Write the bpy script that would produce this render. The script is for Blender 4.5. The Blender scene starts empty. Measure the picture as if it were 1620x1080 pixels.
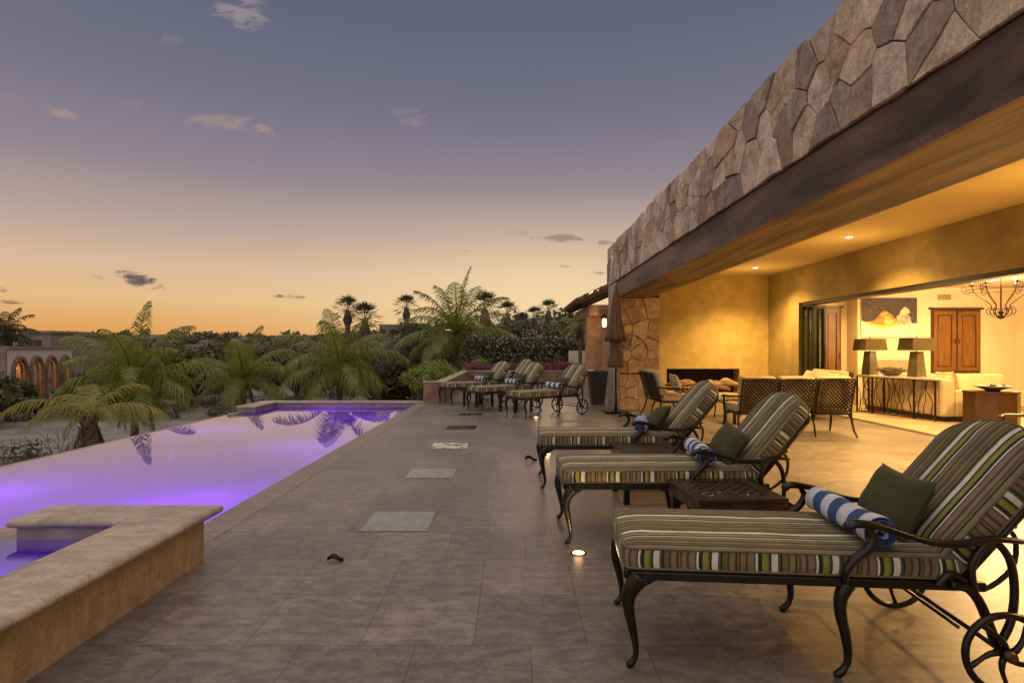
import bpy, bmesh, math, random
from mathutils import Vector, Matrix, noise
from math import sin, cos, pi, radians, sqrt, atan2

sc = bpy.context.scene
COL = sc.collection
R = random.Random

# ------------------------------------------------------------------ camera
H = 1.5
F = 900.0
cam_d = bpy.data.cameras.new("camera"); cam = bpy.data.objects.new("camera", cam_d); COL.objects.link(cam)
cam.location = (0, 0, H); cam.rotation_euler = (radians(90), 0, 0)
cam_d.sensor_width = 36; cam_d.lens = 20.0
cam_d.shift_x = -4 / 1620; cam_d.shift_y = 11 / 1620
cam_d.clip_end = 3000; cam_d.clip_start = 0.05
sc.camera = cam
def at(px, py, Y): return Vector(((px - 814) * Y / F, Y, H - (py - 551) * Y / F))

sc.view_settings.view_transform = 'Standard'; sc.view_settings.look = 'None'; sc.view_settings.exposure = 0
try:
    sc.cycles.use_denoising = True
    sc.cycles.max_bounces = 6; sc.cycles.transparent_max_bounces = 16
    sc.cycles.sample_clamp_indirect = 3.0
    sc.cycles.caustics_reflective = False; sc.cycles.caustics_refractive = False
except Exception: pass

def lin(c):
    c = c / 255.0
    return c / 12.92 if c <= 0.04045 else ((c + 0.055) / 1.055) ** 2.4
def srgb(r, g, b): return (lin(r), lin(g), lin(b), 1)

# ------------------------------------------------------------------ materials
class NT:
    def __init__(s, name):
        s.m = bpy.data.materials.new(name); s.m.use_nodes = True
        s.t = s.m.node_tree; s.n = s.t.nodes; s.l = s.t.links
        s.b = s.n['Principled BSDF']; s.out = s.n['Material Output']
    def node(s, typ, **kw):
        n = s.n.new(typ)
        for k, v in kw.items(): setattr(n, k, v)
        return n
    def link(s, a, b): s.l.new(a, b)
    def coords(s, kind='Object', scale=(1, 1, 1), rot=(0, 0, 0)):
        tc = s.node('ShaderNodeTexCoord'); mp = s.node('ShaderNodeMapping')
        mp.inputs['Scale'].default_value = scale; mp.inputs['Rotation'].default_value = rot
        s.link(tc.outputs[kind], mp.inputs[0]); return mp.outputs[0]
    def noise(s, co, scale=5, detail=6, rough=.55, dist=0):
        n = s.node('ShaderNodeTexNoise'); n.inputs['Scale'].default_value = scale
        n.inputs['Detail'].default_value = detail; n.inputs['Roughness'].default_value = rough
        n.inputs['Distortion'].default_value = dist
        if co is not None: s.link(co, n.inputs['Vector'])
        return n.outputs['Fac']
    def ramp(s, fac, stops, interp='LINEAR'):
        r = s.node('ShaderNodeValToRGB'); cr = r.color_ramp; cr.interpolation = interp
        while len(cr.elements) < len(stops): cr.elements.new(1.0)
        for e, (p, c) in zip(cr.elements, stops): e.position = p; e.color = c if len(c) == 4 else (*c, 1)
        s.link(fac, r.inputs[0]); return r.outputs[0]
    def mix(s, fac, a, b, mode='MIX'):
        n = s.node('ShaderNodeMix', data_type='RGBA', blend_type=mode)
        if isinstance(fac, (int, float)): n.inputs[0].default_value = fac
        else: s.link(fac, n.inputs[0])
        for i, v in ((6, a), (7, b)):
            if isinstance(v, tuple): n.inputs[i].default_value = v if len(v) == 4 else (*v, 1)
            else: s.link(v, n.inputs[i])
        return n.outputs[2]
    def math(s, op, a, b=None, clamp=False):
        n = s.node('ShaderNodeMath', operation=op); n.use_clamp = clamp
        for i, v in enumerate((a, b)):
            if v is None: continue
            if isinstance(v, (int, float)): n.inputs[i].default_value = v
            else: s.link(v, n.inputs[i])
        return n.outputs[0]
    def bump(s, h, strength=.3, dist=.02):
        n = s.node('ShaderNodeBump'); n.inputs['Strength'].default_value = strength
        n.inputs['Distance'].default_value = dist; s.link(h, n.inputs['Height'])
        s.link(n.outputs[0], s.b.inputs['Normal'])
    def base(s, c):
        if isinstance(c, tuple): s.b.inputs['Base Color'].default_value = c if len(c) == 4 else (*c, 1)
        else: s.link(c, s.b.inputs['Base Color'])
    def rough(s, v):
        if isinstance(v, (int, float)): s.b.inputs['Roughness'].default_value = v
        else: s.link(v, s.b.inputs['Roughness'])

def mottled(name, c1, c2, scale=6, rough=.7, bump=.2, bscale=40, stretch=(1, 1, 1), metallic=0, dist=.01):
    m = NT(name); co = m.coords(scale=stretch)
    f = m.noise(co, scale, 8, .6, .3)
    m.base(m.ramp(f, [(.39, c1), (.61, c2)])); m.rough(rough)
    if bump: m.bump(m.noise(co, bscale, 6), bump, dist)
    m.b.inputs['Metallic'].default_value = metallic
    return m.m

def travertine(name, c_dark, c_mid, c_light, tile=(.58, .59), off=(0, 0), rough=(.28, .5), grout=True, gstr=.62):
    m = NT(name); co = m.coords()
    st = m.coords(scale=(1, 2.2, 1))
    big = m.noise(co, 1.3, 4, .6, .5)
    fine = m.noise(st, 7.0, 9, .62, .3)
    vein = m.noise(m.coords(scale=(1, 2, 2)), 24, 6, .6, .1)
    f = m.math('ADD', m.math('MULTIPLY', fine, .6), m.math('ADD', m.math('MULTIPLY', big, .25), m.math('MULTIPLY', vein, .25)))
    c = m.ramp(f, [(.47, c_dark), (.55, c_mid), (.635, c_light)])
    grain = m.noise(co, 75, 5, .75)
    c = m.mix(1.0, c, m.ramp(grain, [(.36, (.80, .79, .78)), (.5, (1, 1, 1)), (.66, (1.16, 1.15, 1.13))]), 'MULTIPLY')
    pit = m.noise(m.coords(scale=(1, 1.6, 1.6)), 34, 3, .5)
    c = m.mix(m.ramp(pit, [(.70, (0, 0, 0)), (.75, (.4, .4, .4))]), c, (c_dark[0] * .6, c_dark[1] * .6, c_dark[2] * .6))
    r = m.ramp(f, [(.46, (rough[0],) * 3), (.64, (rough[1],) * 3)])
    h = m.math('MULTIPLY', grain, .12)
    if grout:
        tc = m.node('ShaderNodeTexCoord'); mp = m.node('ShaderNodeMapping'); mp.inputs['Location'].default_value = (off[0], off[1], 0)
        m.link(tc.outputs['Object'], mp.inputs[0])
        br = m.node('ShaderNodeTexBrick'); br.offset = .5; br.offset_frequency = 3; br.squash = 1
        br.inputs['Scale'].default_value = 1; br.inputs['Brick Width'].default_value = tile[0]; br.inputs['Row Height'].default_value = tile[1]
        br.inputs['Mortar Size'].default_value = .0026; br.inputs['Mortar Smooth'].default_value = .4; br.inputs['Bias'].default_value = 0
        br.inputs['Color1'].default_value = (.80, .80, .82, 1); br.inputs['Color2'].default_value = (1.10, 1.08, 1.05, 1); br.inputs['Mortar'].default_value = (gstr * .6, gstr * .55, gstr * .5, 1)
        m.link(mp.outputs[0], br.inputs['Vector'])
        c = m.mix(1.0, c, br.outputs['Color'], 'MULTIPLY')
        h = m.math('SUBTRACT', h, m.math('MULTIPLY', br.outputs['Fac'], .5))
    m.base(c); m.link(r, m.b.inputs['Roughness']); m.bump(h, .2, .005)
    return m.m

def emis(name, c, s):
    m = NT(name); m.base((.02, .02, .02)); m.b.inputs['Emission Color'].default_value = (*c[:3], 1); m.b.inputs['Emission Strength'].default_value = s
    return m.m

def stone_mat(name, tint=(1, 1, 1)):
    m = NT(name); at_ = m.node('ShaderNodeAttribute'); at_.attribute_name = 'tone'
    co = m.coords()
    n1 = m.noise(co, 6, 10, .78, .4); n2 = m.noise(co, 40, 8, .75)
    c = m.mix(1.0, at_.outputs['Color'], m.ramp(n1, [(.36, (.5, .46, .43)), (.5, (.95, .92, .9)), (.62, (1.25, 1.2, 1.1))]), 'MULTIPLY')
    c = m.mix(m.math('MULTIPLY', m.ramp(m.noise(co, 2.3, 6, .6, 1), [(.5, (0, 0, 0)), (.66, (1, 1, 1))]), .55), c, (.36 * tint[0], .25 * tint[1], .14 * tint[2]))
    c = m.mix(1.0, c, m.ramp(n2, [(.36, (.72, .7, .68)), (.5, (1.05, 1.05, 1.05)), (.64, (1.3, 1.28, 1.25))]), 'MULTIPLY')
    m.base(c); m.rough(.85); m.bump(m.math('ADD', n1, m.math('MULTIPLY', n2, .35)), .8, .022)
    return m.m

def fabric(name, c, var=.2):
    m = NT(name); co = m.coords()
    f = m.noise(co, 8, 5)
    d = tuple(x * (1 - var) for x in c); l = tuple(x * (1 + var) for x in c)
    m.base(m.ramp(f, [(.3, d), (.7, l)])); m.rough(.92)
    m.b.inputs['Sheen Weight'].default_value = .04
    m.bump(m.math('ADD', m.noise(co, 7, 3), m.math('MULTIPLY', m.noise(co, 400, 2), .12)), .35, .03)
    return m.m

def stripes(name, pitch, stops, rough=.9, crinkle=.35):
    m = NT(name); uv = m.node('ShaderNodeUVMap'); sep = m.node('ShaderNodeSeparateXYZ'); m.link(uv.outputs[0], sep.inputs[0])
    co = m.coords()
    x = m.math('FRACT', m.math('DIVIDE', m.math('ADD', sep.outputs[0], 10.0), pitch))
    c = m.ramp(x, stops, 'CONSTANT')
    c = m.mix(1.0, c, m.ramp(m.noise(co, 9, 6), [(.3, (.75,) * 3), (.7, (1.12,) * 3)]), 'MULTIPLY')
    m.base(c); m.rough(rough); m.b.inputs['Sheen Weight'].default_value = .03
    m.bump(m.math('ADD', m.noise(co, 6, 3), m.math('MULTIPLY', m.noise(co, 350, 2), .1)), crinkle, .03)
    return m.m

def leafmat(name, c1, c2, c3=None, rough=.55, trans=.25):
    m = NT(name); co = m.coords()
    stops = [(.3, c1), (.6, c2)] + ([(.75, c3)] if c3 else [])
    m.base(m.ramp(m.noise(co, 1.7, 6, .7), stops)); m.rough(rough)
    m.b.inputs['Subsurface Weight'].default_value = 0
    # a little light through the leaf
    tr = m.node('ShaderNodeBsdfTranslucent'); tr.inputs[0].default_value = (*[x * 1.6 for x in c2[:3]], 1)
    mx = m.node('ShaderNodeMixShader'); mx.inputs[0].default_value = trans
    m.link(m.b.outputs[0], mx.inputs[1]); m.link(tr.outputs[0], mx.inputs[2]); m.link(mx.outputs[0], m.out.inputs[0])
    return m.m

M = {}
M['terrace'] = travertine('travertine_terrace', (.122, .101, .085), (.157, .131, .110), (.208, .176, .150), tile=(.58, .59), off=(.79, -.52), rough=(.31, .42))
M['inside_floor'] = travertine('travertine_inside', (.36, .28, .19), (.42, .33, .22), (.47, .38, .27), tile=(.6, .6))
M['cop'] = travertine('travertine_coping', (.27, .215, .16), (.33, .27, .205), (.40, .33, .255), tile=(1.24, .62), off=(.02, .1), gstr=.95, rough=(.35, .6))
M['cop_d'] = travertine('travertine_pool_edge', (.14, .112, .09), (.18, .145, .118), (.23, .185, .15), grout=False, rough=(.35, .6))
M['spa'] = travertine('travertine_spa', (.29, .195, .11), (.37, .25, .145), (.44, .31, .19), grout=False, rough=(.4, .65))
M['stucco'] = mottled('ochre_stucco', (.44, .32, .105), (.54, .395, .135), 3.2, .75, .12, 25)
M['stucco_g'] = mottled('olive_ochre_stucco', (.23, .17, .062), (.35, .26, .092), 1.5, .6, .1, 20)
M['ceil'] = mottled('loggia_ceiling', (.56, .42, .16), (.60, .46, .19), 1.2, .85, .05, 30)
M['cream'] = mottled('cream_plaster', (.66, .55, .38), (.72, .61, .44), 1.0, .85, .05, 30)
M['beam'] = mottled('dark_beam', (.03, .017, .010), (.17, .10, .055), 1.7, .55, .4, 18, stretch=(1.5, .3, 1.5))
M['soffit'] = mottled('beam_soffit_lit', (.06, .035, .015), (.26, .17, .07), 2.1, .6, .3, 10, stretch=(2.5, .25, 2.5))
M['stone'] = stone_mat('ledge_stone')
M['stone_w'] = stone_mat('column_stone', (1.1, 1, .9))
M['mortar'] = mottled('mortar', (.035, .028, .022), (.08, .065, .05), 8, .95, .4)
M['bronze'] = mottled('bronze_metal', (.007, .005, .0035), (.018, .012, .008), 14, .3, .15, 60, metallic=.35)
M['bronze_l'] = mottled('worn_bronze', (.035, .023, .013), (.07, .047, .028), 10, .35, .15, 60, metallic=.5)
DG, OL, WH, TP, BR, GR, LM = (.011, .018, .010), (.12, .118, .02), (.62, .57, .47), (.19, .135, .075), (.075, .042, .024), (.075, .07, .055), (.22, .225, .035)
M['stripe'] = stripes('striped_canvas', .264, [(0, TP), (.07, BR), (.12, TP), (.21, GR), (.245, WH), (.28, DG), (.35, LM), (.44, OL), (.47, DG), (.505, WH), (.61, GR), (.655, DG), (.69, OL), (.77, BR), (.81, TP), (.90, DG), (.93, OL), (.965, BR)])
BLU, TW = (.025, .065, .18), (.50, .53, .58)
M['towel'] = stripes('towel_stripes', .17, [(0, TW), (.5, BLU)], .98, .6)
M['towel_w'] = stripes('blue_towel', .11, [(0, (.24, .32, .46)), (.45, BLU), (.62, (.3, .38, .5))], .98, .8)
M['green'] = fabric('moss_green_canvas', (.034, .040, .005))
M['tan'] = fabric('tan_canvas', (.42, .30, .16))
M['tanp'] = fabric('sand_canvas', (.5, .38, .22))
M['white_f'] = fabric('cream_linen', (.58, .46, .28), .08)
M['umb'] = fabric('brown_canvas', (.13, .075, .045))
M['lt_stripe'] = stripes('yellow_stripe_canvas', .12, [(0, (.42, .36, .14)), (.3, (.12, .12, .03)), (.45, (.55, .47, .3)), (.75, (.22, .2, .05))])
M['piping'] = fabric('piping_cord', (.12, .10, .06))
M['wood'] = mottled('reddish_wood', (.10, .042, .007), (.17, .075, .014), 3, .4, .1, 40, stretch=(6, 6, .6))
M['wood_d'] = mottled('dark_walnut', (.035, .014, .005), (.065, .027, .008), 3, .35, .1, 40, stretch=(6, 6, .6))
M['lampbase'] = mottled('olive_glazed_ceramic', (.10, .085, .035), (.17, .14, .06), 5, .35, .05)
M['shade'] = fabric('olive_linen_shade', (.12, .085, .025), .1)
M['glass_hatch'] = None
M['terracotta'] = mottled('terracotta_plaster', (.16, .09, .06), (.25, .145, .10), 3, .8, .2)
M['pillar'] = mottled('adobe_pillar', (.30, .17, .09), (.42, .25, .14), 2.5, .8, .2)
M['roof'] = mottled('weathered_roof_tile', (.06, .035, .022), (.15, .085, .05), 9, .85, .5)
M['planter'] = mottled('dark_resin', (.02, .016, .015), (.045, .036, .03), 4, .5, .3, 60)
M['driftwood'] = mottled('driftwood', (.16, .09, .04), (.42, .29, .16), 4, .85, .6, 30, stretch=(1, 1, 3))
M['warm_black'] = mottled('brownish_black', (.01, .007, .005), (.03, .018, .012), 4, .95, .2)  # plain brown-black for the firebox and the dry leaves
M['bulb'] = emis('lamp_glow', (1, .62, .22), 9)
M['bulb2'] = emis('lantern_glow', (1, .66, .26), 9)
M['bulb3'] = emis('downlight_glow', (1, .8, .5), 60)
M['trunk'] = mottled('palm_bark', (.06, .042, .028), (.14, .10, .07), 6, .95, .8, 20, stretch=(1, 1, 5))
M['bark'] = mottled('grey_bark', (.04, .03, .022), (.10, .08, .06), 6, .95, .6, 20)
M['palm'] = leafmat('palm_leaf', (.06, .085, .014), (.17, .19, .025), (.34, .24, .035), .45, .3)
M['palm_y'] = leafmat('yellow_palm_leaf', (.09, .10, .014), (.24, .21, .026), (.42, .22, .035), .45, .3)  # yellow-green leaf; on the porch palm the yellow is painted lamplight
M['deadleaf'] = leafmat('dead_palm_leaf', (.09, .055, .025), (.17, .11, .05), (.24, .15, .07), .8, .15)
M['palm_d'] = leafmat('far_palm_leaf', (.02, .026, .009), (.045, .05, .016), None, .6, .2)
M['leaf'] = leafmat('dark_leaf', (.018, .025, .007), (.046, .052, .012), (.08, .078, .02))
M['leaf_m'] = leafmat('mid_leaf', (.038, .045, .011), (.078, .082, .018), (.12, .105, .03))
M['leaf_b'] = leafmat('bright_leaf', (.08, .13, .02), (.17, .22, .035), (.26, .29, .05))
M['leaf_h'] = leafmat('far_wood_leaf', (.045, .048, .017), (.085, .082, .026), (.13, .105, .04))
M['bloom'] = leafmat('white_bloom', (.35, .3, .27), (.5, .45, .42))
M['pink'] = leafmat('bougainvillea_bract', (.10, .022, .035), (.22, .05, .085), (.05, .05, .02))
M['ground'] = mottled('dry_ground', (.05, .046, .032), (.12, .105, .078), .35, .95, .5, 6)
M['road'] = mottled('worn_concrete_road', (.115, .11, .105), (.18, .17, .16), .6, .85, .3, 10)
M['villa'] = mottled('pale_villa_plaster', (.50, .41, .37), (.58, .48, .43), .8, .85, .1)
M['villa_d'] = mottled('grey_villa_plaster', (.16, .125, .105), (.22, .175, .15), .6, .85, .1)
M['arch'] = mottled('brown_arch_stone', (.10, .06, .04), (.19, .12, .085), 3, .85, .4)
M['warmroom'] = emis('lit_room_wall', (1, .42, .10), .22)
M['pooltile'] = mottled('pool_plaster', (.52, .52, .56), (.64, .64, .68), 1.5, .5, .03)
M['band'] = mottled('pool_waterline_stone', (.20, .15, .125), (.32, .25, .2), 4, .5, .2)
M['iron'] = mottled('wrought_iron', (.02, .012, .008), (.05, .028, .018), 9, .5, .2, metallic=.6)
M['stoneware'] = mottled('stoneware', (.12, .10, .07), (.2, .165, .11), 5, .5, .2)
M['white'] = mottled('off_white_paint', (.6, .55, .46), (.7, .64, .54), 2, .6, .05)
M['niche'] = mottled('taupe_panel', (.26, .19, .11), (.34, .25, .15), 2, .6, .05)
M['dark'] = mottled('near_black_track', (.007, .005, .004), (.016, .012, .009), 5, .5, .1)
M['linen_y'] = fabric('patterned_pillow', (.5, .27, .12), .5)

def glassmat(name, tint=(.75, .8, .78), rough=.05, t=.8):
    m = NT(name); g = m.node('ShaderNodeBsdfGlossy'); g.inputs['Roughness'].default_value = rough
    tr = m.node('ShaderNodeBsdfTransparent'); tr.inputs[0].default_value = (*tint, 1)
    fr = m.node('ShaderNodeFresnel'); fr.inputs['IOR'].default_value = 1.45
    mx = m.node('ShaderNodeMixShader'); m.link(fr.outputs[0], mx.inputs[0]); m.link(tr.outputs[0], mx.inputs[1]); m.link(g.outputs[0], mx.inputs[2])
    m.link(mx.outputs[0], m.out.inputs[0]); return m.m
M['glass'] = glassmat('clear_glass')
def water():
    m = NT('pool_water'); g = m.node('ShaderNodeBsdfGlossy'); g.inputs['Roughness'].default_value = .015
    tr = m.node('ShaderNodeBsdfTransparent'); tr.inputs[0].default_value = (.86, .86, .97, 1)
    fr = m.node('ShaderNodeFresnel'); fr.inputs['IOR'].default_value = 2.6
    tl = m.node('ShaderNodeBsdfTranslucent'); tl.inputs[0].default_value = (.68, .40, .95, 1); mt = m.node('ShaderNodeMixShader'); mt.inputs[0].default_value = .6
    m.link(tr.outputs[0], mt.inputs[1]); m.link(tl.outputs[0], mt.inputs[2])
    mx = m.node('ShaderNodeMixShader'); m.link(m.math('ADD', m.math('MULTIPLY', fr.outputs[0], .58), .42, True), mx.inputs[0]); m.link(mt.outputs[0], mx.inputs[1]); m.link(g.outputs[0], mx.inputs[2])
    m.link(mx.outputs[0], m.out.inputs[0]); return m.m
M['water'] = water()
def hatchmat():
    m = NT('frosted_floor_glass'); co = m.coords()
    m.base(m.ramp(m.noise(co, 9, 8, .7, .6), [(.3, (.15, .155, .14)), (.7, (.27, .27, .24))])); m.rough(.22)
    m.bump(m.noise(co, 60, 4), .2, .004); return m.m
M['hatch'] = hatchmat()
def hatch2():
    m = NT('whitish_floor_glass'); co = m.coords()
    m.base(m.ramp(m.noise(co, 5, 5, .6, .4), [(.42, (.10, .12, .10)), (.5, (.62, .58, .5))])); m.rough(.12); return m.m  # patchy whitish tone over dark green
M['hatch_w'] = hatch2()
def hatch3():
    m = NT('dark_floor_glass'); m.base((.035, .05, .045)); m.rough(.07); return m.m
M['hatch_d'] = hatch3()

# ------------------------------------------------------------------ mesh builder
class MB:
    def __init__(s): s.v = []; s.f = []; s.uv = []; s.tone = []; s.mi = []; s.smooth = []
    def add(s, vs, fs, uvs=None, tone=None, mi=0, smooth=False):
        o = len(s.v); s.v += [tuple(v) for v in vs]
        for k, f in enumerate(fs):
            s.f.append([i + o for i in f]); s.uv.append(uvs[k] if uvs else None); s.tone.append(tone); s.mi.append(mi); s.smooth.append(smooth)
        return s
    def box(s, x0, x1, y0, y1, z0, z1, rot=None, c=None, mi=0, bev=0):
        if bev > 0:
            bm = bmesh.new(); bmesh.ops.create_cube(bm, size=1)
            for v in bm.verts: v.co = Vector((x0 + (v.co.x + .5) * (x1 - x0), y0 + (v.co.y + .5) * (y1 - y0), z0 + (v.co.z + .5) * (z1 - z0)))
            bmesh.ops.bevel(bm, geom=bm.edges[:], offset=bev, segments=2, affect='EDGES', profile=.6)
            bm.verts.index_update(); vs = [v.co.copy() for v in bm.verts]; fs = [[v.index for v in f.verts] for f in bm.faces]; bm.free()
        else:
            vs = [Vector(p) for p in ((x0, y0, z0), (x1, y0, z0), (x1, y1, z0), (x0, y1, z0), (x0, y0, z1), (x1, y0, z1), (x1, y1, z1), (x0, y1, z1))]
            fs = [(0, 3, 2, 1), (4, 5, 6, 7), (0, 1, 5, 4), (1, 2, 6, 5), (2, 3, 7, 6), (3, 0, 4, 7)]
        if rot is not None: vs = [rot @ v for v in vs]
        return s.add(vs, fs, mi=mi, smooth=False)
    def tube(s, pts, r, n=8, closed=False, mi=0, sx=1.0, smooth=True, cap=True):
        pts = [Vector(p) for p in pts]; N = len(pts); rs = r if isinstance(r, (list, tuple)) else [r] * N
        vs = []; up = None
        for i, p in enumerate(pts):
            a = pts[(i - 1) % N] if (closed or i > 0) else pts[0]; b = pts[(i + 1) % N] if (closed or i < N - 1) else pts[-1]
            t = (b - a).normalized() if (b - a).length > 1e-9 else Vector((0, 0, 1))
            if up is None:
                ref = Vector((0, 0, 1)) if abs(t.z) < .9 else Vector((0, 1, 0))
                up = (ref - t * ref.dot(t)).normalized()
            else:
                up = (up - t * up.dot(t)); up = up.normalized() if up.length > 1e-6 else Vector((1, 0, 0))
            side = t.cross(up)
            for k in range(n):
                a2 = 2 * pi * k / n; vs.append(p + (side * cos(a2) * sx + up * sin(a2)) * rs[i])
        fs = []
        for i in range(N if closed else N - 1):
            for k in range(n):
                j = (i + 1) % N; fs.append((i * n + k, i * n + (k + 1) % n, j * n + (k + 1) % n, j * n + k))
        if cap and not closed: fs.append(tuple(range(n - 1, -1, -1))); fs.append(tuple((N - 1) * n + k for k in range(n)))
        return s.add(vs, fs, mi=mi, smooth=smooth)
    def lathe(s, prof, n=24, c=(0, 0, 0), mi=0, smooth=True, mod=None):
        vs = []; fs = []
        for r, z in prof:
            for k in range(n):
                a = 2 * pi * k / n; rr = r * (mod(a, z) if mod else 1); vs.append((c[0] + rr * cos(a), c[1] + rr * sin(a), c[2] + z))
        for i in range(len(prof) - 1):
            for k in range(n): fs.append((i * n + k, i * n + (k + 1) % n, (i + 1) * n + (k + 1) % n, (i + 1) * n + k))
        return s.add(vs, fs, mi=mi, smooth=smooth)
    def prism(s, poly, z0, z1, fn=None, mi=0):
        n = len(poly); vs = [(x, y, z0) for x, y in poly] + [(x, y, z1) for x, y in poly]
        if fn: vs = [fn(v) for v in vs]
        fs = [tuple(range(n - 1, -1, -1)), tuple(range(n, 2 * n))] + [(i, (i + 1) % n, n + (i + 1) % n, n + i) for i in range(n)]
        return s.add(vs, fs, mi=mi)
    def build(s, name, mats, parent=None, loc=None, rotz=0):
        me = bpy.data.meshes.new(name); me.from_pydata(s.v, [], s.f)
        if not isinstance(mats, (list, tuple)): mats = [mats]
        for m in mats: me.materials.append(m)
        me.polygons.foreach_set('material_index', s.mi); me.polygons.foreach_set('use_smooth', s.smooth)
        if any(u is not None for u in s.uv):
            L = me.uv_layers.new(name='UVMap'); d = L.data
            for p, u in zip(me.polygons, s.uv):
                if u is None: continue
                for li, q in zip(p.loop_indices, u): d[li].uv = q
        if any(t is not None for t in s.tone):
            ca = me.color_attributes.new('tone', 'FLOAT_COLOR', 'CORNER')
            for p, t in zip(me.polygons, s.tone):
                if t is None: t = (.3, .3, .3)
                for li in p.loop_indices: ca.data[li].color = (*t, 1)
        me.update()
        o = bpy.data.objects.new(name, me); COL.objects.link(o)
        if parent: o.parent = parent
        if loc: o.location = loc
        o.rotation_euler.z = rotz
        return o

def tag(o, label, cat, group=None):
    o['label'] = label; o['category'] = cat
    if group: o['group'] = group
    return o
def struct(o): o['kind'] = 'structure'; return o
def thing(name, label, cat, loc=(0, 0, 0), rotz=0, group=None):
    o = bpy.data.objects.new(name, None); COL.objects.link(o); o.location = loc; o.rotation_euler.z = rotz; o.empty_display_size = .1
    return tag(o, label, cat, group)
def kids(o): return [c for c in bpy.data.objects if c.parent == o]
def copy_tree(o, parent=None):
    c = o.copy(); COL.objects.link(c); c.parent = parent
    for ch in kids(o): copy_tree(ch, c)
    return c
def spline(pts, n=6):
    P = [Vector(p) for p in pts]; out = []
    for i in range(len(P) - 1):
        p0 = P[max(i - 1, 0)]; p1 = P[i]; p2 = P[i + 1]; p3 = P[min(i + 2, len(P) - 1)]
        for k in range(n):
            t = k / n
            out.append(.5 * ((2 * p1) + (-p0 + p2) * t + (2 * p0 - 5 * p1 + 4 * p2 - p3) * t * t + (-p0 + 3 * p1 - 3 * p2 + p3) * t ** 3))
    out.append(P[-1]); return out
def rspline(rs, n=6):
    return [v.x for v in spline([(r, 0, 0) for r in rs], n)]
def lamp(name, kind, loc, power, color, parent=None, **kw):
    d = bpy.data.lights.new(name, kind); d.energy = power; d.color = color
    for k, v in kw.items(): setattr(d, k, v)
    o = bpy.data.objects.new(name, d); COL.objects.link(o); o.location = loc
    if parent: o.parent = parent
    return o
WARM = (1, .60, .19)
WARM2 = (1, .62, .26)

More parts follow.
